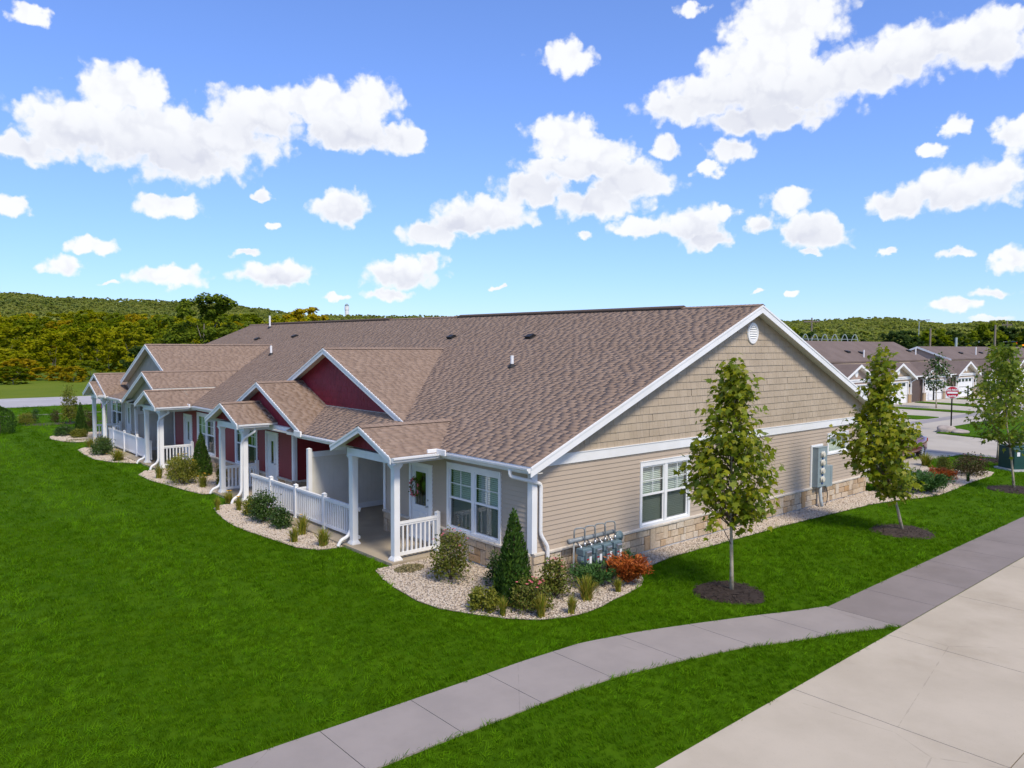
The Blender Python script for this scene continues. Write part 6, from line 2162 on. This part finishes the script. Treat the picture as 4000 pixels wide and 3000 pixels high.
# low two-rail barrier on the far strip
bf = thing('rail_barrier', 'short dark two-rail barrier beyond the red sign', 'fence', (77.8, 16.3, .07))
for x, y in ((0, 0), (-6, 1.2)):
    MB().box(x - .06, x + .06, y - .06, y + .06, 0, 1.35).build('post', 'black', bf)
for z in (.75, 1.25):
    MB().tube([(0, 0, z), (-6, 1.2, z)], .025, 6).build('rail', 'black', bf)

# ---------------------------------------------------------------- steel hoops, poles and towers beyond the houses
def polar(u, v_or_d, dist):
    """point at horizontal distance dist on the compass bearing u (degrees from +y)"""
    return CAM[0] + math.sin(rad(u)) * dist, CAM[1] + math.cos(rad(u)) * dist


hp = [(62.1 + k * .63) for k in range(6)]
for k, az in enumerate(hp):
    x, y = polar(az, 0, 118 + k * 1.0)
    a = thing('steel_hoop', ['first', 'second', 'third', 'fourth', 'fifth', 'sixth'][k] + ' pale steel hoop from the left behind the garage house roof', 'steel hoop', (x, y, 0), rad(-az), 'steel hoops behind the garage houses')
    for dy in (-.35, .35):
        pts = [(-.72 + 1.44 * f, dy, 4.6 + 2.6 * (1 - abs(2 * f - 1) ** 2.0)) for f in np.linspace(0, 1, 15)]
        MB().tube([(-.74, dy, 0)] + pts + [(.74, dy, 0)], .055, 6).build('arch', 'galv', a)
    b = MB()
    for z in (5.6, 6.5):
        b.tube([(-.45, 0, z), (.45, 0, z)], .05, 5)
    b.build('tie', 'galv', a)
    if k < 5:
        x2, y2 = polar(hp[k + 1], 0, 119 + k * 1.0)
        L = math.hypot(x2 - x, y2 - y)
        MB().tube([(0, 0, 5.6), (L, 0, 5.6)], .03, 5).tube([(0, 0, 6.5), (L, 0, 6.5)], .03, 5).build('purlin', 'galv', a)


def pole(az, d, h, r_, material, arm, lab, kind='utility pole', wires=None):
    x, y = polar(az, 0, d)
    p = thing('utility_pole' if kind == 'utility pole' else 'street_lamp', lab, kind, (x, y, float(terrain(np.array(x), np.array(y)))), rad(-az))
    MB().tube([(0, 0, -.5), (0, 0, h)], [r_, r_ * .7], 8).build('pole', material, p)
    if arm:
        MB().box(-arm, arm, -.12, .12, h - .9, h - .65).build('crossarm', material, p)
        for s in (-1, 0, 1):
            MB().lathe([(.09, 0), (.12, .15), (.05, .3)], (s * arm * .85, 0, h - .62), 6).build('insulator', 'black', p)
    elif kind != 'utility pole':
        MB().tube([(0, 0, h - .1), (.9, 0, h + .3), (1.7, 0, h + .35)], .07, 6).build('arm', material, p)
        MB().cham(1.4, 2.3, -.25, .25, h + .2, h + .45, .05).build('lamp_head', 'galv', p)
    return p


pole(62.5, 165, 11.2, .2, 'pole_wood', 1.5, 'wooden utility pole with crossarm above the steel hoops')
pole(69.77, 150, 8.7, .2, 'pole_wood', 0, 'pale wooden pole behind the gabled roof')
pole(71.25, 150, 7.1, .26, 'galv', 0, 'short stout pale post behind the far roof')
pole(73.36, 150, 9.2, .2, 'pole_wood', 0, 'tall wooden pole near the right edge')
pole(73.98, 190, 10.9, .2, 'pole_wood', .9, 'tall dark pole with short crossarm at the far right')
pole(74.12, 190, 9.3, .14, 'galv', 0, 'slim pale pole beside the tall dark pole')
pole(69.1, 210, 11.6, .11, 'galv', 0, 'street lamp with drooping head over the trees', 'street lamp')
pole(72.5, 190, 8.4, .11, 'galv', 0, 'pale street lamp over the dark trees at right', 'street lamp')
mat('lamp_amber', (.9, .3, .02))
mat('lamp_red', (.9, .04, .01))
for nm in ('lamp_amber', 'lamp_red'):
    bs_ = [q for q in MATS[nm].node_tree.nodes if q.type == 'BSDF_PRINCIPLED'][0]
    bs_.inputs['Emission Color'].default_value = bs_.inputs['Base Color'].default_value
    bs_.inputs['Emission Strength'].default_value = 1.5
ts = thing('traffic_signal', 'traffic signal with lit amber and red lamps at the far right', 'traffic signal', (*polar(74.4, 0, 178), -.1), rad(-74.4))
MB().tube([(-1.8, 0, 0), (-1.8, 0, 6.6), (1.9, 0, 6.7)], .1, 6).build('mast', 'galv', ts)
for k_, (xx, mm_) in enumerate(((-.9, 'lamp_amber'), (.3, 'lamp_red'), (1.4, 'lamp_amber'))):
    MB().box(xx - .2, xx + .2, -.15, .15, 5.5, 6.6).build('signal_head', 'black', ts)
    MB().lathe([(.17, 0), (.17, .05), (.0, .08)], (xx, -.15, 6.3 - .3 * (k_ != 1)), 10, 'y').build('signal_lamp', mm_, ts)

wt = thing('water_tower', 'distant white column water tower with blue cap on the skyline', 'water tower', (*polar(29.1, 0, 1150), 0))
MB().lathe([(2.9, 20), (2.9, 54), (3.3, 54.5), (3.3, 59), (2.9, 59.5)], (0, 0, 0), 20).build('tank', 'sign_white', wt)
MB().lathe([(3.0, 59.5), (2.9, 61.5), (1.6, 63.2), (.3, 63.6)], (0, 0, 0), 20).build('cap', 'cabinet', wt)
w2 = thing('water_tower', 'distant white dome of a water tower on the right skyline', 'water tower', (*polar(69.85, 0, 1500), 0))
MB().lathe([(3, 10), (3, 30), (6, 34), (7.4, 39), (7, 44), (4.5, 47), (1, 48)], (0, 0, 0), 24).build('tank', 'sign_white', w2, True)

# ---------------------------------------------------------------- woods
def woods():
    r = random.Random(12)
    tz = lambda x, y: float(terrain(np.array(x), np.array(y)))
    # wooded slope beyond the street, left
    ONES = 'first second third fourth fifth sixth seventh eighth ninth tenth eleventh twelfth thirteenth fourteenth fifteenth sixteenth seventeenth eighteenth nineteenth'.split()
    TENS = {2: 'twenty', 3: 'thirty', 4: 'forty', 5: 'fifty'}
    TH = {2: 'twentieth', 3: 'thirtieth', 4: 'fortieth', 5: 'fiftieth'}
    nth = lambda k: ONES[k - 1] if k < 20 else (TH[k // 10] if k % 10 == 0 else TENS[k // 10] + '-' + ONES[k % 10 - 1])
    hue = {'lime': 'lime-green', 'gold': 'yellowing', 'green': 'mid-green'}
    for row, d0, d1, n, h0, h1 in (('front', 150, 172, 26, 6.5, 9.5), ('second', 175, 205, 28, 8, 11.5), ('third', 210, 250, 28, 9, 12), ('rearmost', 255, 310, 28, 10, 13)):
        for i in range(n):
            az = 1 + 27 * (i + r.random()) / n
            d = r.uniform(d0, d1)
            x, y = polar(az, 0, d)
            k = r.choices(('lime', 'gold', 'green'), [5, 2.2, 2.5])[0]
            tree(k, 'deciduous_tree', hue[k] + ' tree, ' + nth(i + 1) + ' from the left in the ' + row + ' row of the wooded slope', 'tree', (x, y, tz(x, y) - .3), r.uniform(h0, h1), r.uniform(.8, 1.15), r.uniform(0, 6), 'trees on the wooded slope')
    # brush at the foot of the slope
    for i, az in enumerate(sorted(1 + 24 * r.random() for _ in range(46))):
        d = r.uniform(118, 150)
        x, y = polar(az, 0, d)
        k = r.choices(('lime', 'gold', 'green'), (5, 2.5, 2))[0]
        hh = r.uniform(2.0, 5.0) * (1 if d > 128 else .6)
        tree(k, 'brush', hue[k] + ' brush clump, ' + nth(i + 1) + ' from the left at the foot of the wooded slope', 'shrub', (x, y, tz(x, y) - .5), hh, r.uniform(1.2, 2.0), r.uniform(0, 6), 'brush at the foot of the slope')
    x, y = polar(19.4, 0, 118)
    tree('big', 'deciduous_tree', 'big dark green tree standing alone above the far roof end', 'tree', (x, y, -.2), 13.0, 1.0, .5)
    x, y = polar(15.6, 0, 108)
    tree('dark', 'deciduous_tree', 'dark bushy tree just left of the far grey gable', 'tree', (x, y, -.2), 5.4, 1.0, 1.5)
    x, y = polar(26.2, 0, 190)
    tree('gold', 'deciduous_tree', 'golden tree peeking over the roof ridge', 'tree', (x, y, 0), 14.0, 1.1, .2)
    # trees behind the garage houses, right
    for k, (az, d, hh, w) in enumerate([(61.0, 160, 9.5, .8), (62.2, 150, 8.4, .8), (64.7, 150, 8.0, 1.0), (65.4, 170, 7.0, 1.2), (66.2, 160, 6.8, 1.3), (67.0, 152, 6.9, 1.2), (68.1, 150, 8.6, 1.05), (69.3, 190, 8.6, 1.0), (70.0, 178, 9.4, 1.1), (70.7, 185, 9.2, 1.0), (71.3, 190, 8.2, 1.2), (72.1, 200, 7.6, 1.1), (72.8, 175, 10.4, .95), (73.35, 180, 10.0, 1.0), (74.1, 210, 8.0, 1.2), (74.7, 180, 9.6, 1.1), (75.6, 180, 10, 1.1)]):
        x, y = polar(az, 0, d)
        tree('dark' if k % 4 else 'green', 'deciduous_tree', ('dark green tree, ' if k % 4 else 'mid-green tree, ') + nth(k + 1) + ' from the left in the belt behind the garage houses', 'tree', (x, y, -.3), hh, w, k, 'tree belt behind the garage houses')
    x, y = polar(67.9, 0, 118)
    tree('lime', 'deciduous_tree', 'bright green bush between the two garage house roofs', 'tree', (x, y, -.3), 5.2, .9, 1)
    # distant woods: an uncountable mass
    g = np.random.default_rng(6)
    n = 15000
    d = np.sqrt(g.uniform(300 ** 2, 1330 ** 2, n))
    az = np.radians(g.uniform(1, 80, n))
    keep = (g.random(n) < np.clip(d / 700, .45, 1))
    d, az = d[keep], az[keep]
    X, Y = CAM[0] + np.sin(az) * d, CAM[1] + np.cos(az) * d
    P = np.stack([X, Y, terrain(X, Y) - 1], 1)
    s = g.uniform(9, 15, len(X))
    prs = [proto('wood_crown', crown_mesh(300 + k, 'hill_green', .05, 22, 16, .13, .46)) for k in range(3)]
    instance_stuff('distant_woods', P, g.uniform(0, 6.28, len(X)), (g.normal(0, .05, len(X)), g.normal(0, .05, len(X))), np.stack([s * g.uniform(.9, 1.3, len(X)), s * g.uniform(.9, 1.3, len(X)), s], 1), prs, 'green woods covering the distant hills, haze put into their colour', 'woods')


woods()
